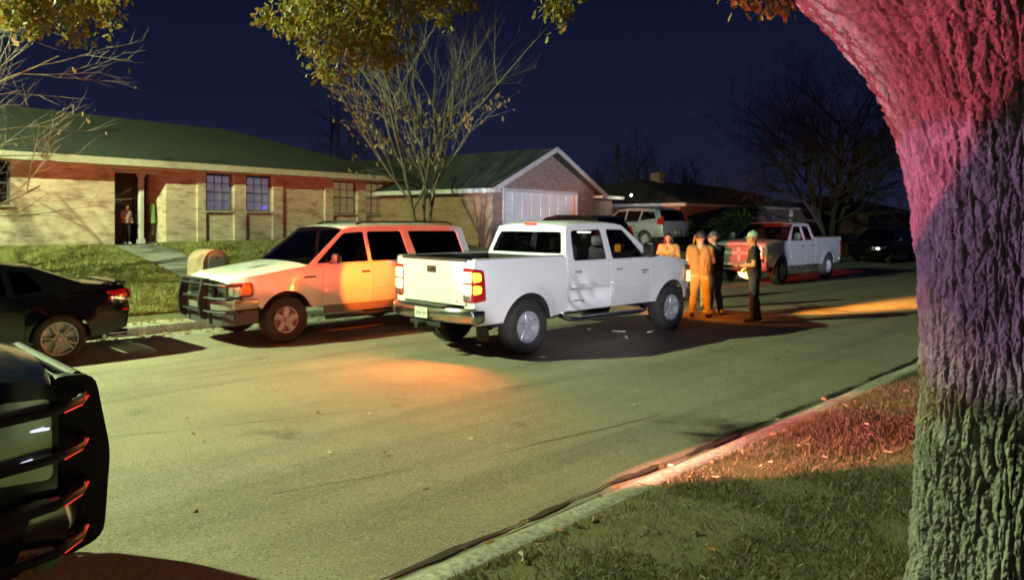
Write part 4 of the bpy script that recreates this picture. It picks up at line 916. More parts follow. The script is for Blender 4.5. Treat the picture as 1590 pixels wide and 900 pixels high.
# --- crossovers on the driveway and a dark one down the street
def crossover(name, loc, rz, pm, label, lit=None, hgt=1.62):
    wbX = 2.62; uF, uR = 3.48, -.92; b, t = .98, hgt
    sil = [('hood', 'paint', [(uF, .78), (uF-.06, .86), (2.7, 1.0), (2.45, 1.04)], .05, .14), ('windshield', 'glass_t', [(2.45, 1.04), (1.60, t-.06)], .03, .1),
           ('roof', 'paint', [(1.60, t-.06), (1.2, t-.01), (.5, t), (-.2, t-.03), (-.60, t-.09)], .03, 0.), ('rear_window', 'glass_t', [(-.60, t-.09), (-.86, 1.08)], .0, -.06),
           ('liftgate', 'paint', [(-.86, 1.08), (-.90, .85), (-.92, .45)], 0., -.08), ('nose', 'paint', [(uF, .78), (uF+.02, .55), (uF-.03, .30)], 0., .14)]
    def pan(sill, ra):
        fe = [(1.85, sill), (1.85, b), (2.45, 1.035), (2.7, 1.0), (uF-.06, .86), (uF, .78), (uF+.02, .55), (uF-.03, .32)]+arch(wbX, .34, ra, .34)
        qp = [(.42, sill), (.42, b), (-.86, 1.06), (-.90, .85), (-.92, .45)]+arch(0, .34, ra, .40)
        return [('front_fender', fe, .12), ('door', rect(1.13, 1.842, sill, b), .14), ('door', rect(.428, 1.122, sill, b), .14), ('quarter_panel', qp, .1)]
    hs = [(.42, b+.002), (1.85, b+.002), (2.44, 1.037), (1.60, t-.06), (1.2, t-.01), (.5, t), (-.2, t-.03), (-.60, t-.09), (-.86, 1.065)]
    wn = [[(1.16, 1.04), (2.10, 1.07), (1.62, t-.14), (1.16, t-.11)], [(.40, 1.06), (1.08, 1.04), (1.08, t-.11), (.34, t-.12)], [(-.52, 1.20), (.30, 1.10), (.24, t-.13), (-.35, t-.17)]]
    def ex(root, W):
        for s in (-1, 1):
            panel(rnd([(-.92, .92), (-.66, .96), (-.60, 1.14), (-.86, 1.28)], .03), [], side_fn(W, s, .012), .03, .08).build('tail_light', M['red_lens'], root)
            hb = panel(rnd([(uF-.02, .66), (uF-.36, .74), (uF-.30, .84), (uF-.03, .78)], .03), [], side_fn(W, s, .012), .03, .08).build('headlight', M['reflector'], root)
            if lit and s < 0: MB().box((s*.62, uF+.06, .70), (.22, .05, .09), .02, seg=2).build('lit_lens', M[lit], hb)
            MB().tube([(s*.62, -.3, t-.02), (s*.63, 1.3, t+.01)], .014, 6).build('roof_rail', M['dark'], root)
        MB().box((0, -1.0, .62), (.32, .02, .16), .004).build('license_plate', M['plate'], root)
    rt, _ = car(name, loc, rz, dict(wb=wbX, r=.34, half=.91, belt=b, roof=t, wr=.66, uf=uF, ur=uR, sill=.32, ra=.39, sil=sil, panels=pan, windows=wn, house=hs, rim='five', mir=1.95, seats=(.6, 1.4), seatz=.55, dash=2.1, handles=[(.6, .88), (1.3, .88)]), pm, ex)
    return tag(rt, label, 'car')
crossover('parked_crossover', (-15.2, 19.1, float(terr(-16.5, 19.1))), R(90), M['maroon'], 'near-black hatchback on the driveway in front of the garage door')['group'] = 'cars on the driveway'
crossover('parked_crossover', (-17.6, 26.3, float(terr(-18.9, 26.3))), R(84), M['silver'], 'silver-grey crossover with red tail lamp right of the garage')['group'] = 'cars on the driveway'
crossover('parked_crossover', (-12.6, 39.6, .0), R(176), M['black_paint'], 'dark car with cold headlamp glints just left of the big trunk', 'cold_lit')
# ------------------------------------------------------------------ street lamp (outside the frame, it lights the street) and police lights
LX, LY, LZ = -15.0, -4.0, 8.9
sl_ = empty('street_lamp', (LX-.9, LY-.2, float(terr(LX-.9, LY-.2))))
tag(sl_, 'tall grey street lamp standing on the far lawn left of the view', 'street lamp')
zb = sl_.location.z
MB().tube([(0, 0, -.1), (0, 0, 4.5), (0, 0, LZ-zb-.2)], [.10, .08, .06], 12).build('pole', M['lower'], sl_)
MB().tube([(0, 0, LZ-zb-.25), (.3, .05, LZ-zb+.08), (.7, .15, LZ-zb+.12)], .03, 8).build('arm', M['lower'], sl_)
MB().box((.92, .2, LZ-zb+.10), (.5, .24, .12), .05, seg=2).build('lamp_head', M['lower'], sl_)
MB().box((.95, .2, LZ-zb+.03), (.30, .16, .03), .01).build('lamp_lens', mat('lamp_lens_lit', (1, 1, 1), .3, emit=(.75, 1, .55), estr=8), sl_)
lamp('street_light', 'SPOT', (.95, .2, LZ-zb-.02), 31000, (.77, 1.0, .48), sl_, .10, 178, .06, (0, 0, -1))
lb = LIGHTBAR['root']
lamp('bar_red_flash', 'SPOT', (.52, 1.95, 2.06), 3100, (1, .11, .22), lb, .03, 30, .06, (2.35, 5.75, 1.16))
lamp('bar_blue_flash', 'SPOT', (-.30, 1.95, 2.06), 1800, (.68, .34, .80), lb, .03, 11, .35, (4.40, 5.35, -.22))
lamp('trunk_amber_fill', 'SPOT', (.93, 4.30, 1.02), 300, (1, .36, .05), pol, .03, 11, .5, (3.0, 3.1, .40))  # added amber spot for the warm band on the trunk
lamp('grille_red_flash', 'SPOT', (-.3, 4.75, .92), 850, (1, .05, .05), pol, .05, 50, .25, (-1.5, 1, .42))
lamp('grille_red_side', 'SPOT', (.1, 4.75, .92), 12500, (1, .30, .23), pol, .05, 19, .2, (2.2, 5.5, -.62))
lamp('bar_red_house', 'SPOT', (-.52, 1.95, 2.06), 4500, (1, .09, .04), lb, .03, 22, .9, (-2.25, 1, .33))
lamp('bar_red_house_far', 'SPOT', (-.45, 1.95, 2.06), 5500, (1, .10, .05), lb, .03, 21, .9, (-1.23, 1, .21))
# a second patrol car behind us on the near side, out of the frame
crossover('police_crossover', (5.35, -6.1, .25), R(37), M['police_paint'], 'patrol car standing behind the camera on the near side')
pc = bpy.data.objects['police_crossover']; pc['category'] = 'car'
b2 = MB().box((0, 1.1, 1.66), (1.15, .28, .04), .012).build('light_bar', M['dark'], pc)
for i in range(6): MB().box((-.46+.184*i, 1.1, 1.72), (.17, .25, .085), .02, seg=2).build('light_cell', M['bar_red' if i > 3 else 'bar_white' if i > 1 else 'bar_blue'], b2)
lamp('white_flash', 'SPOT', (0.0, 1.30, 1.74), 14500, (.88, .87, 1), b2, .04, 14.8, .25, (-.056, 1, .005))
lamp('red_flash', 'SPOT', (.30, 1.30, 1.74), 8000, (1, .05, .05), b2, .04, 8, .25, (.20, 1, .077))
lamp('pickup_fill', 'SPOT', (.1, 1.30, 1.74), 60000, (.78, .84, 1), b2, .04, 5.4, .4, (.176, 1, -.012))  # added narrow spot to brighten the silver pickup
lamp('garage_fill', 'SPOT', (-.1, 1.30, 1.74), 36000, (.84, .84, 1), b2, .04, 9.5, .5, (-.115, 1, .062))  # added spot that lifts the garage door
crossover('police_crossover', (-9.7, -10.2, 0), R(2), M['police_paint'], 'unseen patrol car added in the road behind the black coupe to carry spots')  # unseen car, added as a carrier for the spots below
p3_ = bpy.data.objects['police_crossover.001']
b3 = MB().box((0, 1.1, 1.66), (1.15, .28, .04), .012).build('light_bar', M['dark'], p3_)
for i in range(6): MB().box((-.46+.184*i, 1.1, 1.72), (.17, .25, .085), .02, seg=2).build('light_cell', M['bar_red' if i > 2 else 'bar_blue'], b3)
lamp('red_flash', 'SPOT', (-.45, 1.30, 1.74), 150000, (1, .05, .03), b3, .03, 5.6, .3, (-.012, 1, -.018))

lamp('brick_fill', 'SPOT', (-.2, 1.30, 1.74), 52000, (1, .34, .12), b3, .03, 7, .6, (-.245, 1, .022))  # added spot giving the far brick house its orange light

# ------------------------------------------------------------------ brick mailbox by the far kerb
mbx = empty('brick_mailbox', (-14.55, 6.25, .16), R(96))
tag(mbx, 'stubby tan masonry mailbox with an arched top behind the white suv bonnet', 'mailbox')
W_, Hm = .28, .98
archp = [(-W_, -.1), (W_, -.1)]+[(W_*math.cos(a), Hm+W_*math.sin(a)) for a in [math.pi*k/16 for k in range(17)]]
MB().prism(archp, lambda u, v, d: (u, d, v), .0, .62).build('pillar', mat('mailbox_stucco', (.38, .26, .18), .85, c2=(.28, .19, .13), scale=6, bump=.5, bscale=30), mbx, ang=50)
ia = [(-.17, .84), (.17, .84)]+[(.17*math.cos(a), 1.04+.17*math.sin(a)) for a in [math.pi*k/12 for k in range(13)]]
dr = MB().prism(ia, lambda u, v, d: (u, d, v), -.02, .0).build('mailbox_door', mat('mailbox_door_grey', (.45, .42, .42), .45, .4), mbx, ang=50)
MB().box((0, -.03, 1.10), (.07, .02, .03), .006).build('handle', M['dark'], dr)

# ------------------------------------------------------------------ people
def vox(me, v, sm=5):
    o = bpy.data.objects.new('tmp', me); COL.objects.link(o)
    a = o.modifiers.new('r', 'REMESH'); a.mode = 'VOXEL'; a.voxel_size = v; a.use_smooth_shade = True
    b = o.modifiers.new('s', 'SMOOTH'); b.iterations = sm; b.factor = .5
    dg = bpy.context.evaluated_depsgraph_get(); r = bpy.data.meshes.new_from_object(o.evaluated_get(dg)); bpy.data.objects.remove(o); return r
def capsule(mb, a, ra, b, rb, n=12):
    a, b = Vector(a), Vector(b); d = (b-a); L = d.length
    if L < 1e-5: d = Vector((0, 0, 1)); L = 1e-5
    d.normalize(); pts = []; rr = []
    for k in range(5): t = math.pi/2*(1-k/4); pts.append(a-d*ra*math.sin(t)); rr.append(max(.001, ra*math.cos(t)))
    for k in range(5): t = math.pi/2*k/4; pts.append(b+d*rb*math.sin(t)); rr.append(max(.001, rb*math.cos(t)))
    mb.tube(pts, rr, n)
SKIN = mat('skin', (.42, .24, .16), .55)
def person(name, loc, rz, label, pose, cloth, h=1.75, hair=None, cap=None, slim=1., holds=None):
    """body as one remeshed surface; cloth = dict(region -> material); pose gives elbows/hands/feet"""
    k = h/1.75; B = []                                         # (a, ra, b, rb, region)
    def bone(a, ra, b, rb, reg): B.append((Vector(a)*k, ra*k, Vector(b)*k, rb*k, reg))
    ln = pose.get('lean', 0.); hy = pose.get('head', 0.)
    T = lambda x, y, z: (x, y+ln*max(0, z-.95), z)
    for s in (-1, 1):
        bone(T(s*.065*slim, 0, .98), .125*slim, T(s*.085*slim, 0, 1.15), .115*slim, 'top'); bone(T(s*.085*slim, 0, 1.15), .115*slim, T(s*.105*slim, .0, 1.36), .105*slim, 'top')
        bone(T(s*.06, 0, .92), .12*slim, T(s*.06, 0, 1.0), .12*slim, 'legs')
    bone(T(0, .03, 1.02), .12*slim, T(0, .03, 1.2), .12*slim, 'top')
    bone(T(-.165*slim, 0, 1.42), .062, T(.165*slim, 0, 1.42), .062, 'top')
    bone(T(0, -.01, 1.44), .06, T(0, .015, 1.54), .052, 'skin')
    hx = Vector(T(0, .03, 1.62)); f = Vector((math.sin(hy), math.cos(hy), pose.get('nod', -.05))); sd = Vector((math.cos(hy), -math.sin(hy), 0))
    H_ = lambda a, b, c: tuple(hx+sd*a+f*b+Vector((0, 0, c)))
    bone(H_(0, -.02, .035), .094, H_(0, .015, .03), .088, 'skin'); bone(H_(0, .03, -.055), .058, H_(0, .055, -.06), .045, 'skin'); bone(H_(0, .045, -.005), .062, H_(0, .05, .03), .062, 'skin')
    bone(H_(0, .10, .02), .010, H_(0, .122, -.012), .016, 'skin'); bone(H_(-.025, .098, -.05), .010, H_(.025, .098, -.05), .010, 'skin')
    for s in (-1, 1):
        bone(H_(s*.088, -.005, -.01), .012, H_(s*.09, -.01, .025), .016, 'skin'); bone(H_(s*.033, .098, .026), .011, H_(s*.033, .1, .026), .011, 'eye'); bone(H_(s*.05, .095, .045), .012, H_(s*.015, .102, .045), .012, 'skin')
        sh = Vector(T(s*.185*slim, 0, 1.40)); el = Vector(pose['elbow'][0 if s < 0 else 1]); ha = Vector(pose['hand'][0 if s < 0 else 1])
        up = 'top' if cloth.get('sleeve') else 'skin'
        mid = sh.lerp(el, .62); bone(sh, .066*slim, mid, .052, 'top'); bone(mid, .052, el, .044, up); bone(el, .044, el.lerp(ha, .35), .046, up); bone(el.lerp(ha, .35), .046, el.lerp(ha, .92), .032, up)
        d = (ha-el).normalized(); n_ = d.cross(Vector((0, 0, 1)) if abs(d.z) < .8 else Vector((0, 1, 0))).normalized(); pn = d.cross(n_).normalized()
        bone(ha-n_*.018, .018, ha+d*.07-n_*.025, .016, 'skin'); bone(ha+n_*.018, .018, ha+d*.07+n_*.025, .016, 'skin'); bone(ha, .02, ha+d*.065, .018, 'skin')
        for q, (o_, l1, l2) in enumerate(((-.034, .036, .03), (-.012, .042, .036), (.011, .040, .034), (.032, .032, .026))):
            p0 = ha+d*.072+n_*o_; p1 = p0+d*l1+n_*o_*.25-pn*.012; p2 = p1+d*l2*.75-pn*l2*.75
            bone(p0, .0105, p1, .010, 'skin'); bone(p1, .010, p2, .0085, 'skin')
        p0 = ha+d*.015-n_*.03; p1 = p0+d*.03-n_*.028-pn*.01; p2 = p1+d*.034-n_*.004-pn*.016; bone(p0, .013, p1, .0115, 'skin'); bone(p1, .0115, p2, .0095, 'skin')
        hp = Vector((s*.088, 0, .92)); kn = Vector(pose['knee'][0 if s < 0 else 1]); an = Vector(pose['foot'][0 if s < 0 else 1]); fd = pose.get('fdir', [(s_*.25, 1) for s_ in (-1, 1)])[0 if s < 0 else 1]; fv = Vector((fd[0], fd[1], 0)).normalized()
        bone(hp, .105*slim, hp.lerp(kn, .5), .090*slim, 'legs'); bone(hp.lerp(kn, .5), .09*slim, kn, .070, 'legs'); bone(kn, .068, kn.lerp(an, .4), .066, 'legs'); bone(kn.lerp(an, .4), .066, an+Vector((0, 0, -.02)), .056, 'legs')
        bone(an+Vector((0, 0, -.035))-fv*.04, .045, an+Vector((0, 0, -.055))+fv*.10, .040, 'shoe'); bone(an+Vector((0, 0, -.055))+fv*.10, .040, an+Vector((0, 0, -.062))+fv*.16, .030, 'shoe')
    mb = MB()
    for (a, ra, b, rb, reg) in B: capsule(mb, a, ra, b, rb)
    me = vox(mb.mesh('body', False, fix=True), .0085*max(.8, k))
    n = len(me.vertices); co = np.empty(n*3, np.float32); me.vertices.foreach_get('co', co); co = co.reshape(-1, 3)
    z0 = co[:, 2].min(); fold = (fbm(co[:, 0]*14+co[:, 1]*9, co[:, 2]*10, 3, 3)-.47)
    best = np.full(n, 1e9); reg = np.zeros(n, int); names = ['skin', 'top', 'legs', 'shoe', 'eye']
    for (a, ra, b, rb, rg) in B:
        a_ = np.array(a); d_ = np.array(b)-a_; L2 = max(1e-9, float(d_@d_)); t = np.clip(((co-a_)@d_)/L2, 0, 1)
        dist = np.linalg.norm(co-(a_+t[:, None]*d_), axis=1)-(ra+(rb-ra)*t)
        m_ = dist < best; best[m_] = dist[m_]; reg[m_] = names.index(rg)
    waist = cloth.get('hem', .96)*k; tr_ = (reg == 1) & (co[:, 2] < waist); reg[tr_] = 2
    tl = (reg == 2) & (co[:, 2] > waist); reg[tl] = 1
    nr = np.empty(n*3, np.float32); me.vertices.foreach_get('normal', nr); nr = nr.reshape(-1, 3)
    amp = np.where((reg == 1), .040, np.where(reg == 2, .036, 0)); co = co+nr*(amp*fold+np.where(reg == 1, .010, np.where(reg == 2, .006, 0)))[:, None]
    co[:, 2] -= z0; me.vertices.foreach_set('co', co.ravel())
    mats = [SKIN, cloth['top'], cloth['legs'], cloth['shoe'], M['dark']]
    me.materials.clear()
    for m_ in mats: me.materials.append(m_)
    pv = np.array([p.vertices[0] for p in me.polygons]); me.polygons.foreach_set('material_index', reg[pv].astype(np.int32)); me.polygons.foreach_set('use_smooth', [True]*len(me.polygons)); me.update()
    o = link(name, me, None, None); o.location = loc; o.rotation_euler = (0, 0, rz); tag(o, label, 'person')
    hc = hx*k-Vector((0, 0, float(z0))); f2 = f; ang = -hy
    if hair:
        mb = MB(); G = []
        Rh = Matrix.Rotation(ang, 3, 'Z')
        for i in range(13):
            th = math.pi*.62*i/12; row = []
            for j in range(25):
                a = 2*math.pi*j/24; front = max(0, math.sin(a)); cut = th*(1-.45*front)
                p = Vector((.105*math.sin(cut)*math.cos(a), .118*math.sin(cut)*math.sin(a)-.012, .112*math.cos(cut)+.035))*(1+.05*math.sin(7*a+3*th)+.03*random.random())
                row.append(hc+Rh@(p*k))
            G.append(row)
        mb.grid(G)
        if hair[1] > 0:
            for q in range(26):
                a = math.pi*(.92+1.16*q/25); p0 = Vector((.095*math.cos(a), .10*math.sin(a)-.01, .04)); L = hair[1]*(.8+.4*random.random())
                pts = [hc+Rh@(Vector((p0.x*(1+.22*t_), p0.y*(1+.2*t_)-.01*t_, p0.z-L*t_))*k) for t_ in (0, .35, .7, 1)]
                mb.tube(pts, [.024*k, .026*k, .020*k, .006*k], 6)
        mb.build('hair', hair[0], o, ang=60)
    if cap:
        mb = MB(); Rh = Matrix.Rotation(ang, 3, 'Z'); G = []
        for i in range(9):
            th = math.pi*.50*i/8
            G.append([hc+Rh@(Vector((.108*math.sin(th)*math.cos(a), .116*math.sin(th)*math.sin(a)-.008, .105*math.cos(th)+.055))*k) for a in [2*math.pi*j/24 for j in range(25)]])
        mb.grid(G); G = []
        for i in range(4):
            t_ = i/3; G.append([hc+Rh@(Vector(((.098-.012*t_)*math.cos(a), .105*math.sin(a)*(1)+t_*.085*math.sin(a), .052-.03*t_*math.sin(a)+.012*math.cos(a)**2*-1))*k) for a in [math.pi*(.10+.80*j/14) for j in range(15)]])
        mb.grid(G); mb.lathe([(0, .012), (.012, .008), (.014, 0)], hc+Vector((0, 0, .16*k)), 'Z', 8)
        mb.build('cap', cap, o, ang=60, fix=False)
    if holds: holds(o, k)
    return o
stand = dict(knee=[(-.10, .02, .50), (.10, .02, .50)], foot=[(-.11, -.01, .10), (.11, .0, .10)])
CL = lambda c, c2: mat('cloth', c, .9, c2=c2, scale=14, bump=.3, bscale=90)
olive, khaki, shoe_d = CL((.24, .15, .05), (.19, .12, .04)), CL((.46, .36, .13), (.38, .29, .10)), mat('dark_shoe', (.03, .025, .02), .6)
navy, denim, shoe_w = CL((.02, .022, .035), (.03, .03, .045)), CL((.06, .09, .17), (.045, .07, .13)), mat('white_shoe', (.6, .6, .6), .6)
blackc, jean2 = CL((.02, .02, .02), (.03, .028, .026)), CL((.03, .035, .05), (.04, .045, .06))
orange_j = CL((.55, .30, .10), (.45, .24, .08)); hair_d = mat('dark_hair', (.02, .013, .01), .5); hair_r = mat('red_hair', (.30, .10, .03), .5); capg = mat('grey_cap', (.07, .08, .10), .8); capt = mat('pale_teal_cap', (.38, .50, .47), .8)
# facing: local +Y.  rz=0 looks up the street, R(90) looks at the houses, R(-90) at our side
person('person', (-8.02, 13.50, .012), R(22), 'person seen from behind in tan shirt and khaki trousers, lit amber beside the pickup nose',
       dict(stand, elbow=[(-.27, .02, 1.13), (.24, .10, 1.14)], hand=[(-.19, .22, 1.05), (.12, .30, 1.10)], knee=[(-.14, .02, .5), (.12, .03, .5)], foot=[(-.18, -.02, .10), (.14, .02, .10)], head=-.5), dict(top=olive, legs=khaki, shoe=shoe_d, hem=.88, sleeve=False), 1.76, hair=(hair_d, 0), slim=1.05)
person('person', (-8.10, 14.20, .012), R(70), 'person in dark jacket, jeans, white shoes and grey cap, arm held forward',
       dict(stand, elbow=[(-.24, .06, 1.14), (.26, .12, 1.16)], hand=[(-.14, .30, 1.16), (.22, .36, 1.16)], foot=[(-.10, .03, .10), (.13, -.04, .10)], head=-1.2, nod=-.15), dict(top=navy, legs=denim, shoe=shoe_w, hem=.92, sleeve=False), 1.74, cap=capg)
def papers(o, k):
    MB().box((.25, .16, .98), (.02, .20, .30), .006, rot=Matrix.Rotation(R(24), 3, 'X')).build('held_papers', mat('white_papers', (.7, .7, .66), .7), o)
person('person', (-6.90, 13.62, .012), R(112), 'person in pale cap, black shirt and dark trousers, holding white papers',
       dict(stand, elbow=[(-.25, -.02, 1.13), (.27, .04, 1.12)], hand=[(-.17, .24, 1.10), (.25, .20, 1.00)], knee=[(-.08, .02, .5), (.09, .0, .5)], foot=[(-.09, .02, .10), (.10, -.06, .10)], head=.15, nod=-.1), dict(top=blackc, legs=jean2, shoe=shoe_d, hem=.90, sleeve=False), 1.76, cap=capt, holds=papers, slim=.98)
person('person', (-10.25, 15.75, .012), R(-150), 'long-haired person in an orange jacket with folded arms behind the pickup bonnet',
       dict(stand, elbow=[(-.28, .08, 1.14), (.28, .08, 1.14)], hand=[(.06, .20, 1.20), (-.05, .23, 1.17)], head=.1), dict(top=orange_j, legs=denim, shoe=shoe_d, hem=.90, sleeve=True), 1.66, hair=(hair_d, .26), slim=1.08)
person('person', (-8.84, 14.78, .012), R(-130), 'reddish-haired person half hidden behind the one in the tan shirt',
       dict(stand, elbow=[(-.26, .05, 1.14), (.26, .05, 1.14)], hand=[(-.16, .22, 1.05), (.14, .24, 1.08)]), dict(top=orange_j, legs=khaki, shoe=shoe_d, hem=.92, sleeve=True), 1.68, hair=(hair_r, .16))
pink_t, dkp = CL((.42, .26, .28), (.5, .36, .38)), CL((.025, .025, .04), (.035, .035, .05))
hp_ = h1.matrix_basis@Vector((-2.86, .34, .035))
person('child', hp_, A1+R(180)+R(10), 'small child in pink top and dark trousers in the lit house doorway',
       dict(stand, elbow=[(-.24, .02, 1.14), (.24, .02, 1.14)], hand=[(-.16, .16, 1.0), (.12, .18, 1.14)]), dict(top=pink_t, legs=dkp, shoe=shoe_w, hem=.95, sleeve=False), 1.18, hair=(hair_d, 0))
def at_h1(u, d, z): return h1.matrix_basis@Vector((u, d, z))
fl = empty('folding_chair', at_h1(-1.99, .42, .03), A1)
tag(fl, 'folded green canvas chair leaning at the right side of the doorway', 'chair')
gm_ = mat('green_canvas', (.22, .42, .12), .8, c2=(.17, .34, .09), scale=10)
MB().box((0, .05, .92), (.16, .05, .62), .02, rot=Matrix.Rotation(R(-6), 3, 'X'), seg=2).build('canvas_back', gm_, fl); MB().box((.03, .1, .45), (.10, .05, .4), .02).build('canvas_seat', gm_, fl)
for x in (-.07, .07): MB().tube([(x, -.02, 0), (x, .12, 1.25)], .012, 8).build('leg', M['dark'], fl); MB().tube([(x, .16, 0), (x, .02, .9)], .012, 8).build('leg', M['dark'], fl)
bk = empty('blue_bucket', at_h1(-2.18, .95, .03), A1); tag(bk, 'light blue plastic tub behind the doorway post', 'bucket')
bm0 = mat('blue_plastic', (.12, .30, .48), .5)
MB().box((0, 0, .30), (.26, .26, .6), .03, seg=2).build('stand', M['dark'], bk); MB().lathe([(0, .60), (.10, .60), (.14, .92), (.15, .93), (.13, .93), (.095, .63)], n=20, axis='Z').build('tub', bm0, bk)
bl = lamp('window_glow', 'POINT', (1.80, .11, 1.18), 5, (.16, .10, 1), None, .03); bl.location = at_h1(1.72, .13, 1.20); bl.parent = None
ng = MB().box((1.82, .11, 1.17), (.16, .02, .12), .008).build('window_glint', mat('blue_glint_glow', (.2, .2, .8), .4, emit=(.12, .06, 1), estr=4), None); ng.parent = h1  # glowing box and its lamp added for the blue gleam in this window
bl.parent = ng; bl.matrix_parent_inverse = (h1.matrix_basis@ng.matrix_basis).inverted()

# ------------------------------------------------------------------ fence, bushes, pole, porch lights
fn_ = empty('wood_fence', tuple(at_h1(8.95, 1.2, -.1)), A1); tag(fn_, 'dark wooden fence between the tan brick house and the garage', 'fence')
for i in range(26): MB().box((.10+.152*i, 0, .95), (.145, .02, 1.9+.02*random.random()), .003).build('board', M['fence'] if 'fence' in M else M.setdefault('fence', mat('fence_wood', (.14, .085, .06), .85, c2=(.10, .06, .045), scale=9)), fn_)
for z in (.4, 1.5): MB().box((2.0, .035, z), (3.95, .04, .09)).build('rail', M['fence'], fn_)
po = empty('utility_pole', (-30, 40.0, .4)); tag(po, 'thin dark utility pole rising behind the garage gable', 'pole')
MB().tube([(0, 0, 0), (0, 0, 6.6)], [.14, .10], 10).build('pole', M['under'], po); MB().box((0, 0, 5.9), (.1, .9, .1), .01).build('crossarm', M['under'], po)
def wall_light(p, label, estr, s, en):
    r_ = empty('porch_light', p); tag(r_, label, 'porch light')
    MB().lathe([(0, -.5*s), (.35*s, -.35*s), (.45*s, .0), (.35*s, .35*s), (0, .45*s)], n=14, axis='Z').build('globe', mat('porch_globe', (1, 1, .9), .3, emit=(1, .95, .75), estr=estr), r_)
    MB().box((0, 0, .5*s), (.3*s, .3*s, .12*s), .01).tube([(0, 0, .5*s), (-.5*s, 0, .7*s)], .08*s, 6).build('bracket', M['dark'], r_)
    lamp('porch_bulb', 'POINT', (0, 0, -.7*s), en, (1, .93, .7), r_, .05)
def cam_pt(px, py, Z): X = (px-795)/1150*Z; return (.70711*(X-Z), .70711*(X+Z), 2+(342-py)*Z/1150)
wall_light(cam_pt(980, 303, 41), 'bright porch lamp glowing between the garage house and brown-roofed house', 9, .14, 40)
# ------------------------------------------------------------------ trees
def bark_mat(name, c, c2, scale=1.):
    m, n, b = new_mat(name); L = n.links.new; b.inputs['Roughness'].default_value = .9; b.inputs['Specular IOR Level'].default_value = .25
    t = n.nodes.new('ShaderNodeTexCoord'); mp = n.nodes.new('ShaderNodeMapping'); mp.inputs['Scale'].default_value = (26*scale, 26*scale, 7*scale); L(t.outputs['Object'], mp.inputs[0])
    x = n.nodes.new('ShaderNodeTexNoise'); x.inputs['Scale'].default_value = 1; x.inputs['Detail'].default_value = 9; x.inputs['Roughness'].default_value = .7; L(mp.outputs[0], x.inputs['Vector'])
    r = n.nodes.new('ShaderNodeValToRGB'); r.color_ramp.elements[0].position = .3; r.color_ramp.elements[1].position = .7; r.color_ramp.elements[0].color = (*c, 1); r.color_ramp.elements[1].color = (*c2, 1)
    L(x.outputs['Fac'], r.inputs[0]); L(r.outputs[0], b.inputs['Base Color'])
    p = n.nodes.new('ShaderNodeBump'); p.inputs['Strength'].default_value = .7; p.inputs['Distance'].default_value = .012; L(x.outputs['Fac'], p.inputs['Height']); L(p.outputs[0], b.inputs['Normal']); return m
M['oak_bark'] = bark_mat('oak_bark', (.075, .072, .062), (.26, .25, .22))
M['pale_bark'] = bark_mat('pale_bark', (.13, .105, .08), (.24, .20, .155), .6)
M['dark_bark'] = bark_mat('dark_bark', (.04, .035, .03), (.07, .06, .05), .5)
def bark_disp(a, z):
    """relief of old oak bark (a = arc length, z = height): uneven flat-topped plates split by narrow vertical cracks"""
    wx = a+.030*(fbm(a*8, z*5, 3, 40)-.5)+.016*(fbm(a*34, z*20, 3, 48)-.5); wz = z+.07*(fbm(a*14, z*6, 3, 41)-.5)
    c = wx*24; q = wz*4.4; ci = np.floor(c); best = np.full(a.shape, 9.); sec = np.full(a.shape, 9.); idv = np.zeros(a.shape)
    for dx in (-1, 0, 1):
        off = vnoise((ci+dx)*3.91, 0*ci, 52)*.9; ri = np.floor(q+off)
        for dz_ in (-1, 0, 1):
            row = ri+dz_; h1_ = vnoise((ci+dx)*7.13, row*3.7, 42); h2_ = vnoise((ci+dx)*5.3+11, row*9.1, 43)
            d = np.sqrt((c-(ci+dx+.18+.64*h1_))**2+(.50*(q+off-(row+.1+.8*h2_)))**2); m = d < best
            sec = np.where(m, best, np.minimum(sec, d)); best = np.where(m, d, best); idv = np.where(m, h1_*.6+h2_*.4, idv)
    edge = np.clip((sec-best)*4.2, 0, 1); plate = edge**.40
    fine = fbm(a*95, z*60, 4, 45); mid = fbm(a*36, z*17, 3, 53)
    return .028*plate+plate*.018*(idv-.5)+.022*(fine-.47)*(.4+.6*plate)+.024*(mid-.47)+.035*(fbm(a*3.5, z*2.5, 2, 47)-.5)-.02
oak = empty('oak_tree', (-.71, 3.86, float(terr_r(-.66, 3.9))-.05))
tag(oak, 'massive furrowed oak trunk lit pink and green at the right edge', 'tree')
TO = np.array(oak.location)
nth, nz = 620, 860
th = np.linspace(0, 2*math.pi, nth, endpoint=False); zz = np.linspace(-.1, 4.3, nz); TH, ZZ = np.meshgrid(th, zz, indexing='ij')
left = math.atan2(-.72, -.70)+R(8)
left = math.atan2(-.70711, -.70711)                              # direction that points to the left in the view
base = .455+.05*np.exp(-np.clip(ZZ, 0, 9)/.2)*(1+.3*np.sin(5*TH+.7))-.035*np.exp(-((ZZ-1.35)/.7)**2)
cl_ = np.clip(np.cos(TH-left), 0, 1); base = base+1.25*np.clip((ZZ-1.95)/1.5, 0, 2)**2.0*cl_**3+.10*np.clip((ZZ-1.6)/1.5, 0, 1.5)
base = base+.02*np.sin(3*TH+ZZ*1.3)+.015*np.sin(7*TH-ZZ*2)
RR = base+bark_disp(TH*.47, ZZ)*np.clip(base/.47, 1, 2.2)**.8
LEAN = .03
V = np.stack([RR*np.cos(TH)+LEAN*ZZ*.5, RR*np.sin(TH)+LEAN*ZZ, ZZ], -1).reshape(-1, 3)
I, J = np.meshgrid(np.arange(nth), np.arange(nz-1), indexing='ij'); q = (I*nz+J).ravel(); q2 = (((I+1) % nth)*nz+J).ravel()
link('trunk', np_mesh('trunk', V, np.stack([q, q2, q2+1, q+1], 1), False), M['oak_bark'], oak)

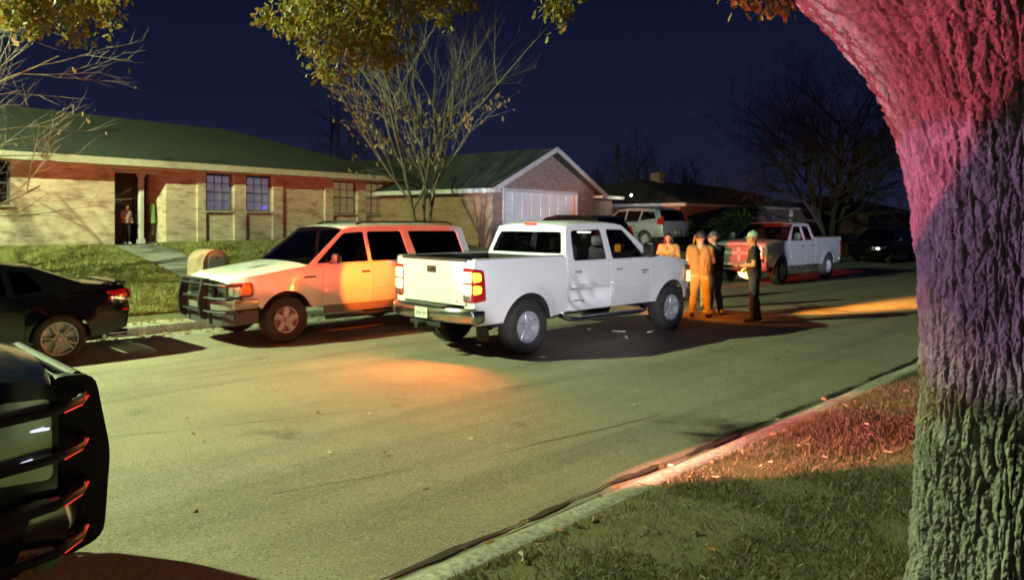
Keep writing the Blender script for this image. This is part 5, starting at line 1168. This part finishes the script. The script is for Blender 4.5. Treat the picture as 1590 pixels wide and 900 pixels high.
def leaf_mesh(name, P, D, size, seed, fold=.25, m=None, parent=None, lobes=True):
    """one small folded leaf per point; P (n,3) positions, D (n,3) hang directions"""
    r_ = np.random.default_rng(seed); n = len(P); s = size*(.6+.8*r_.random(n))[:, None]
    D = D/np.linalg.norm(D, axis=1)[:, None]; A = r_.normal(size=(n, 3)); S = np.cross(D, A); S /= np.linalg.norm(S, axis=1)[:, None]; N = np.cross(S, D)
    w_ = .34
    pts = [P, P+D*s*.30+S*s*w_*.62+N*s*fold*.3, P+D*s*.45+S*s*w_*.30+N*s*fold*.2, P+D*s*.70+S*s*w_*.8+N*s*fold*.35, P+D*s+N*s*.1, P+D*s*.70-S*s*w_*.8+N*s*fold*.35, P+D*s*.45-S*s*w_*.30+N*s*fold*.2, P+D*s*.30-S*s*w_*.62+N*s*fold*.3]
    V = np.stack(pts, 1).reshape(-1, 3); b = (np.arange(n)*8)[:, None]
    F = np.concatenate([b+np.array(t)[None, :] for t in ([0, 1, 2], [2, 3, 4], [0, 2, 4], [0, 4, 6], [4, 5, 6], [0, 6, 7])], 0)
    o = link(name, np_mesh(name, V, F), m, parent); o['kind'] = 'stuff'; return o
# oak limbs: from the fork out to the left over the street; leaf sprays hang from their ends
def in_view(x, y, z, mar=0.):
    X = .70711*(x+y); Z = .70711*(y-x)
    if Z < .3: return False
    px = 795+1150*X/Z; py = 342-(z-2)*1150/Z; return -60 < px < 1650 and py > -mar
limb = MB(); sprays = []
def bez(a, b, c, d, n=12): return [Vector(a)*(1-t)**3+Vector(b)*3*t*(1-t)**2+Vector(c)*3*t*t*(1-t)+Vector(d)*t**3 for t in [k/n for k in range(n+1)]]
def wob(pts, amp, seed):
    rr = random.Random(seed); return [p+Vector((rr.uniform(-amp, amp), rr.uniform(-amp, amp), rr.uniform(-amp, amp)))*(0 if i in (0,) else 1) for i, p in enumerate(pts)]
F_ = Vector((-.9, 3.5, 3.35))
spr_def = [  # px, py, Z, rx, ry(px), n : visible ends of the hanging sprays
    (470, 20, 7.6, 55, 30), (540, 40, 7.4, 70, 55), (575, 70, 7.6, 45, 45), (520, 92, 7.5, 32, 30), (450, 45, 7.8, 28, 22), (600, 20, 7.2, 50, 40), (690, 2, 7.6, 45, 16), (680, 22, 7.8, 24, 12), (640, -10, 7.4, 60, 30), (500, -20, 7.6, 80, 30),
    (30, 10, 7.2, 45, 30), (95, 15, 7.2, 55, 26), (150, 15, 7.0, 38, 22), (110, 48, 7.1, 18, 18), (48, 35, 7.2, 22, 16), (160, -10, 7.2, 40, 20), (20, -25, 7.0, 60, 30),
    (868, 4, 6.6, 22, 14), (872, 24, 6.6, 12, 10), (880, -25, 6.6, 50, 22), (1190, -4, 5.6, 36, 10), (1160, -14, 5.6, 40, 12), (1215, 6, 5.6, 12, 8)]
LP, LD = [], []
for i, (px, py, Z, rx, ry) in enumerate(spr_def):
    c = Vector(cam_pt(px, py, Z)); tipz = max(c.z+.35, 2+.31*Z+.45)
    n = int(rx*ry*.29)
    sx, sz = rx/1150*Z, ry/1150*Z
    subs = []
    for q in range(max(5, n//26)):
        a = rng.random()*2*math.pi; rr_ = math.sqrt(rng.random()); dx = sx*rr_*math.cos(a); dzv = sz*rr_*math.sin(a); dy = rng.normal()*sx*.6
        subs.append((c.x+.70711*(dx-dy), c.y+.70711*(dx+dy), c.z+dzv))
    for q in range(n):
        b_ = subs[rng.integers(len(subs))]; gq = rng.normal(size=3)*.062
        LP.append((b_[0]+gq[0], b_[1]+gq[1], b_[2]+gq[2]*.8)); LD.append((rng.normal()*.6, rng.normal()*.6, -.7+rng.normal()*.5))
    up = Vector((c.x, c.y, tipz)); sprays.append((c, up))
ends = {}
for (c, up) in sprays:
    k_ = (round(c.x/2.2), round(c.y/2.2)); ends.setdefault(k_, []).append((c, up))
for k_, lst in ends.items():
    hub = sum((u for _, u in lst), Vector())/len(lst)+Vector((.5, .1, .5)); hub.z = max(hub.z, 2+.31*.70711*(hub.y-hub.x)+.35)
    P = wob(bez(F_+Vector((0, 0, .2)), F_+(hub-F_)*.3+Vector((0, 0, 1.0)), F_+(hub-F_)*.7+Vector((0, 0, .9)), hub), .05, hash(k_) % 1000)
    limb.tube([p-Vector(TO) for p in P], [.16*(1-i/14)+.012 for i in range(len(P))], 10)
    for (c, up) in lst:
        P = wob(bez(hub, hub+(up-hub)*.4+Vector((0, 0, .15)), up, c), .03, int(abs(c.x*1000)) % 997); limb.tube([p-Vector(TO) for p in P], [.03*(1-i/14)+.003 for i in range(len(P))], 6)
        for t_ in range(8):
            p = P[5+random.randrange(7)]; e_ = p+Vector((random.gauss(0, .16), random.gauss(0, .16), random.gauss(-.04, .09))); limb.tube([p-Vector(TO), e_-Vector(TO)], [.006, .002], 4)
# the rest of the crown, above the frame
cr = np.random.default_rng(5)
for i in range(150):
    a = cr.random()*2*math.pi; rad = 8.2*math.sqrt(cr.random()); x, y = -1.8+rad*math.cos(a), 3.6+rad*.9*math.sin(a); z = 3.5+3.2*cr.random()*(1-(rad/9.5)**2)+.4
    if in_view(x, y, z-.55, 40) or x < -6.2 or (x < -3 and y < 1.2): continue
    n = 120; rr_ = .55
    LP += [tuple(v) for v in np.array((x, y, z))+cr.normal(size=(n, 3))*np.array((rr_, rr_, .22))]; LD += [tuple(v) for v in cr.normal(size=(n, 3))*.6+np.array((0, 0, -.6))]
    if i % 3 == 0:
        hub = Vector((x, y, z)); P = wob(bez(F_+Vector((0, 0, .3)), F_+(hub-F_)*.3+Vector((0, 0, .8)), F_+(hub-F_)*.7+Vector((0, 0, .5)), hub, 8), .06, i); limb.tube([p-Vector(TO) for p in P], [.12*(1-j/9)+.01 for j in range(len(P))], 7)
# leaf clusters added along the lamp's rays, above the frame, to shade the upper trunk
lamp_p = Vector((LX, LY, LZ))
for i in range(70):
    tgt = (Vector((-1.15+cr.normal()*.22, 3.55+cr.normal()*.25, 1.95+2.1*cr.random())) if i < 40 else Vector((-1.75+cr.normal()*.25, 2.95+cr.normal()*.25, 2.5+1.3*cr.random()))) if i < 70 else Vector((-2.6+1.4*cr.random(), 1.3+2.0*cr.random(), .2))
    for _ in range(30):
        t_ = .06+.42*cr.random(); p = tgt.lerp(lamp_p, t_)
        if p.z > 3.75 and p.x > -7.4 and not in_view(p.x, p.y, p.z-.6, 60): break
    else: continue
    n = 190 if i < 70 else 130
    LP += [tuple(v) for v in np.array(p)+cr.normal(size=(n, 3))*np.array((.24, .24, .13))]; LD += [tuple(v) for v in cr.normal(size=(n, 3))*.6+np.array((0, 0, -.6))]
    if i % 2 == 0: P = wob(bez(F_+Vector((0, 0, .25)), F_+(p-F_)*.3+Vector((0, 0, .6)), F_+(p-F_)*.7+Vector((0, 0, .4)), p, 8), .04, i+500); limb.tube([q_-Vector(TO) for q_ in P], [.07*(1-j/9)+.006 for j in range(len(P))], 6)
limb.tube([Vector((0, 0, 3.6)), Vector((.4, .5, 5)), Vector((.9, .8, 7))], [.42, .3, .2], 14)
limb.build('limbs', M['oak_bark'], oak, ang=60)
LP = np.array(LP); LD = np.array(LD); keep = np.array([not (in_view(*p, mar=4) and i > 1e9) for i, p in enumerate(LP)])
leaf_mesh('leaves', LP-TO, LD, .068, 3, m=leaf_mat('oak_leaves', [(.15, .18, .024), (.22, .16, .026), (.30, .135, .024), (.20, .21, .03), (.34, .19, .04), (.10, .13, .02)]), parent=oak)

def bare_tree(name, loc, label, seed, height, stems, spread, m, levels=4, r0=.16, leaves=0, leafm=None, group=None, twig=1., lean=(0, 0), nside=(9, 7, 5, 4, 3), leafz=(0, 9), curve=.10, first=.25):
    """trunk and limbs grown by repeated forking; the thin outer twigs are the crown"""
    rt = empty(name, loc); rr = random.Random(seed); tk, cw_ = MB(), MB(); tips = []
    def grow(p, d, L, r_, lv):
        n = max(3, int(6-lv)); pts = [p]; rad = [r_]
        q = p.copy(); dd = d.copy()
        for i in range(n):
            dd = (dd+Vector((rr.gauss(0, curve), rr.gauss(0, curve), rr.gauss(.05, curve*.7)))).normalized(); q = q+dd*(L/n); pts.append(q.copy()); rad.append(r_*(1-.62*(i+1)/n) if lv < levels else r_*(1-.9*(i+1)/n))
        (tk if lv <= 1 else cw_).tube(pts, rad, nside[min(lv, 4)], cap=False)
        if lv >= levels: tips.append((pts[-1], dd)); tips.append((pts[len(pts)//2], dd)); return
        kids = rr.randint(5, 7) if lv < 1 else rr.randint(3, 5)
        for c in range(kids):
            t = .22+.78*(c+rr.random())/kids; j = min(n-1, int(t*n)); fr = t*n-j; b = pts[j].lerp(pts[j+1], min(1, fr)); rb = rad[j]*(.62 if lv else .7)
            ax = dd.cross(Vector((rr.gauss(0, 1), rr.gauss(0, 1), rr.gauss(0, 1)))).normalized(); ang = R(rr.uniform(22, 48))*spread
            nd = Matrix.Rotation(ang, 3, ax)@((pts[j+1]-pts[j]).normalized()); nd.z = nd.z*.85+.12; grow(b, nd.normalized(), L*rr.uniform(.52, .74)*twig, max(.0045, rb), lv+1)
    for s in range(stems):
        a = 2*math.pi*(s+rr.random()*.5)/stems; tl = (.10+.22*rr.random())*spread if stems > 1 else .03
        d = Vector((math.cos(a)*tl+lean[0], math.sin(a)*tl+lean[1], 1)).normalized()
        grow(Vector((math.cos(a)*.08*(stems > 1), math.sin(a)*.08*(stems > 1), -.1)), d, height*rr.uniform(.52, .62), r0*rr.uniform(.75, 1.05), 0)
    tk.build('trunk', m, rt, ang=60, fix=False); cw_.build('crown', m, rt, ang=60, fix=False)
    if leaves:
        P = []; D = []
        cand = [t for t in tips if leafz[0] < t[0].z < leafz[1]] or tips
        for i in range(leaves):
            p, d = rr.choice(cand); P.append([p.x+rr.gauss(0, .06), p.y+rr.gauss(0, .06), p.z+rr.gauss(-.03, .06)]); D.append([rr.gauss(0, .5), rr.gauss(0, .5), -1])
        leaf_mesh('leaves', np.array(P), np.array(D), .14, seed, m=leafm, parent=rt)
    tag(rt, label, 'tree', group); return rt
brown_leaf = leaf_mat('brown_leaves', [(.22, .12, .05), (.30, .17, .06), (.24, .19, .07), (.34, .22, .08)])
g_ = gnd_z = lambda x, y: float(terr(x, y))
bare_tree('bare_tree', (-19.3, 15.1, g_(-19.3, 15.1)-.05), 'pale many-stemmed bare tree with a few brown leaves before the tan house', 17, 9.6, 3, .9, M['pale_bark'], 4, .075, 380, brown_leaf, leafz=(.8, 5), curve=.08)
bare_tree('bare_tree', (-17.2, 1.2, g_(-17.2, 1.2)-.05), 'bare pale branches reaching in at the left edge over the roof', 23, 7.2, 4, 1.15, M['pale_bark'], 4, .08, 160, brown_leaf, leafz=(2, 7))
bare_tree('bare_tree', (-19.1, 48.0, .4), 'large dark spreading tree behind the silver pickup', 31, 12.6, 9, 1.5, M['dark_bark'], 5, .17, 0, lean=(-.02, 0), curve=.13, nside=(8, 5, 4, 3, 3), twig=1.0)
for i, (px, Z, hh, sd_) in enumerate([(1010, 62, 8.5, 41), (1085, 66, 8.0, 43), (545, 50, 9.5, 45), (925, 75, 7.5, 49)]):
    p = cam_pt(px, 330, Z); bare_tree('bare_tree', (p[0], p[1], .6), ['dark leafless tree left of the pair above the brown roof', 'dark leafless tree right of the pair above the brown roof', 'dark tree showing behind the low end of the green-grey roof', 'far dark tree beside the utility pole'][i], sd_, hh, 3, 1.25, M['dark_bark'], 4, .2, group='dark trees beyond the houses', nside=(6, 4, 3, 3, 3))

def shrub(name, loc, label, r_, h_, n, seed):
    rt = empty(name, loc); q = np.random.default_rng(seed); u = q.normal(size=(n, 3)); u /= np.linalg.norm(u, axis=1)[:, None]; rad = .55+.45*q.random(n)**.5
    lump = 1+.22*np.sin(u[:, 0]*7+seed)*np.cos(u[:, 1]*6); P = u*rad[:, None]*lump[:, None]*np.array((r_, r_, h_/2))+np.array((0, 0, h_/2)); P[:, 2] = np.abs(P[:, 2])
    o = leaf_mesh('foliage', P, u+q.normal(size=(n, 3))*.5, .16, seed, m=M['shrub_leaf'], parent=rt); st = MB()
    for k in range(9): a = 2*math.pi*k/9; st.tube([(0, 0, -.05), (r_*.4*math.cos(a), r_*.4*math.sin(a), h_*.45), (r_*.7*math.cos(a), r_*.7*math.sin(a), h_*.75)], [.025, .016, .006], 5)
    st.build('stems', M['dark_bark'], rt); tag(rt, label, 'shrub'); return rt
M['shrub_leaf'] = leaf_mat('shrub_leaves', [(.035, .06, .02), (.05, .075, .03), (.03, .045, .02)])
for i, (px, Z, r_, h_) in enumerate([(1143, 39, .95, 1.9), (1115, 40.5, .7, 1.3), (1062, 38, .6, 1.2)]):
    p = cam_pt(px, 360, Z); shrub('shrub', (p[0], p[1], g_(p[0], p[1])), ['tall dark shrub against the orange brick behind the silver pickup', 'low dark shrub left of the tall one by the far house', 'small shrub at the left corner of the brown-roofed house'][i], r_, h_, 2600, 60+i)

# ------------------------------------------------------------------ grass, fallen leaves, litter
def blades(name, X, Y, Z, hgt, wid, seed, m):
    r_ = np.random.default_rng(seed); n = len(X); h_ = hgt*(.45+.9*r_.random(n)); a = r_.random(n)*2*math.pi; b = r_.random(n)*2*math.pi; ln_ = h_*(.25+.9*r_.random(n)); w_ = wid*(.7+.6*r_.random(n))
    P = np.stack([X, Y, Z-.006], 1); S = np.stack([np.cos(a), np.sin(a), 0*a], 1)*w_[:, None]; D = np.stack([np.cos(b)*ln_, np.sin(b)*ln_, h_], 1)
    V = np.stack([P-S, P+S, P+D*.55+S*.7+np.array((0, 0, 0)), P+D*np.array((1, 1, .92))], 1).reshape(-1, 3); i0 = (np.arange(n)*4)[:, None]
    F = np.concatenate([i0+np.array([[0, 1, 2]]), i0+np.array([[0, 2, 3]])], 0)
    o = link(name, np_mesh(name, V, F), m); o['kind'] = 'stuff'; return o
M['grass_near'] = leaf_mat('near_grass', [(.032, .046, .009), (.08, .07, .032), (.19, .15, .095), (.026, .04, .008), (.14, .115, .065), (.24, .195, .13)], .25)  # greens set darker in place of the crown's shade
M['grass_far'] = leaf_mat('far_grass', [(.24, .25, .07), (.32, .29, .10), (.40, .33, .15), (.20, .23, .06)], .25)
r1 = np.random.default_rng(77); n = 330000
X = -2.93+5.9*r1.random(n)**1.15; Y = .3+11.2*r1.random(n); Zc = .70711*(Y-X); px = 795+1150*.70711*(X+Y)/np.maximum(Zc, .1); dens = fbm(X*2.2, Y*2.2, 4, 70)
k_ = (Zc > 2.4) & (px > 420) & (px < 1640) & (r1.random(n) < np.clip((dens-.30)*5, .18, 1)); X, Y = X[k_], Y[k_]
o = blades('grass', X, Y, terr_r(X, Y), .040, .0032, 78, M['grass_near']); tag(o, 'short patchy half-dormant grass on the near lawn behind the kerb', 'grass')
n = 260000; X = -23.5+10.6*r1.random(n)**.8; X = np.minimum(X, -14.6-.3*r1.random(n)); Y = 0+17*r1.random(n); Zc = .70711*(Y-X); px = 795+1150*.70711*(X+Y)/Zc; k_ = (px > -80) & (px < 800) & ~((Y > 6.6) & (Y < 8.0) & (X < -14.4)); X, Y = X[k_], Y[k_]
o = blades('grass', X, Y, terr(X, Y), .085, .011, 79, M['grass_far']); tag(o, 'shaggy yellow-green lawn sloping up to the tan brick house', 'grass')
n = 2600; Yv = -2+18*r1.random(n); Xv = -14.75+.9*r1.random(n); Xg = np.where(r1.random(n) < .3, -13.68+.5*r1.random(n), Xv); Zg = np.where(Xg > -13.72, .004, vf(Xg, Yv)+.005)
o = leaf_mesh('fallen_leaves', np.stack([Xg, Yv, Zg], 1), np.stack([r1.normal(size=n), r1.normal(size=n), .15*r1.normal(size=n)], 1), .09, 81, m=leaf_mat('dry_leaves', [(.32, .24, .15), (.40, .31, .2), (.24, .17, .1)]), fold=.5); tag(o, 'dry leaf litter heaped along the far kerb', 'leaf litter')
n = 130; Xg = np.concatenate([-2.9+2.4*r1.random(90)**2, -3.4+.3*r1.random(40)]); Yv = .8+8*r1.random(n); Zg = np.where(Xg < -3.12, .004, np.where(Xg < -2.93, .15, terr_r(Xg, Yv)+.02))
o = leaf_mesh('fallen_leaves', np.stack([Xg, Yv, Zg], 1), np.stack([r1.normal(size=n), r1.normal(size=n), .15*r1.normal(size=n)], 1), .06, 83, m=leaf_mat('near_dry_leaves', [(.42, .16, .06), (.36, .26, .14), (.45, .40, .30)]), fold=.5); tag(o, 'few dry leaves scattered along the near kerb', 'leaf litter')
n = 70; Xg = -11+7*r1.random(n); Yv = 1+14*r1.random(n)
o = leaf_mesh('fallen_leaves', np.stack([Xg, Yv, Xg*0+.016], 1), np.stack([r1.normal(size=n), r1.normal(size=n), .1*r1.normal(size=n)], 1), .05, 85, m=leaf_mat('road_leaves', [(.36, .30, .18), (.45, .38, .25), (.3, .22, .12)]), fold=.4); tag(o, 'odd pale leaves lying on the asphalt', 'leaf litter')
frag = mat('pale_plastic', (.6, .6, .58), .4)
for i, (x, y, s, lb_) in enumerate([(-8.05, 10.75, .16, 'largest pale plastic shard on the asphalt under the white pickup'), (-7.6, 11.1, .07, 'small pale shard right of the large one under the pickup'), (-7.55, 10.3, .06, 'small shard nearest us below the crumpled door')]):
    rr_ = random.Random(i); pl_ = [(s*math.cos(a)*rr_.uniform(.6, 1.1), s*.55*math.sin(a)*rr_.uniform(.6, 1.1)) for a in [2*math.pi*k/7 for k in range(7)]]
    o = MB().prism(pl_, lambda u, v, d: (u, v, d+.02*u/s), 0, .012).build('plastic_shard', frag); o.location = (x, y, .016); o.rotation_euler = (.05, .08, i*1.3); tag(o, lb_, 'debris', 'debris under the pickup')
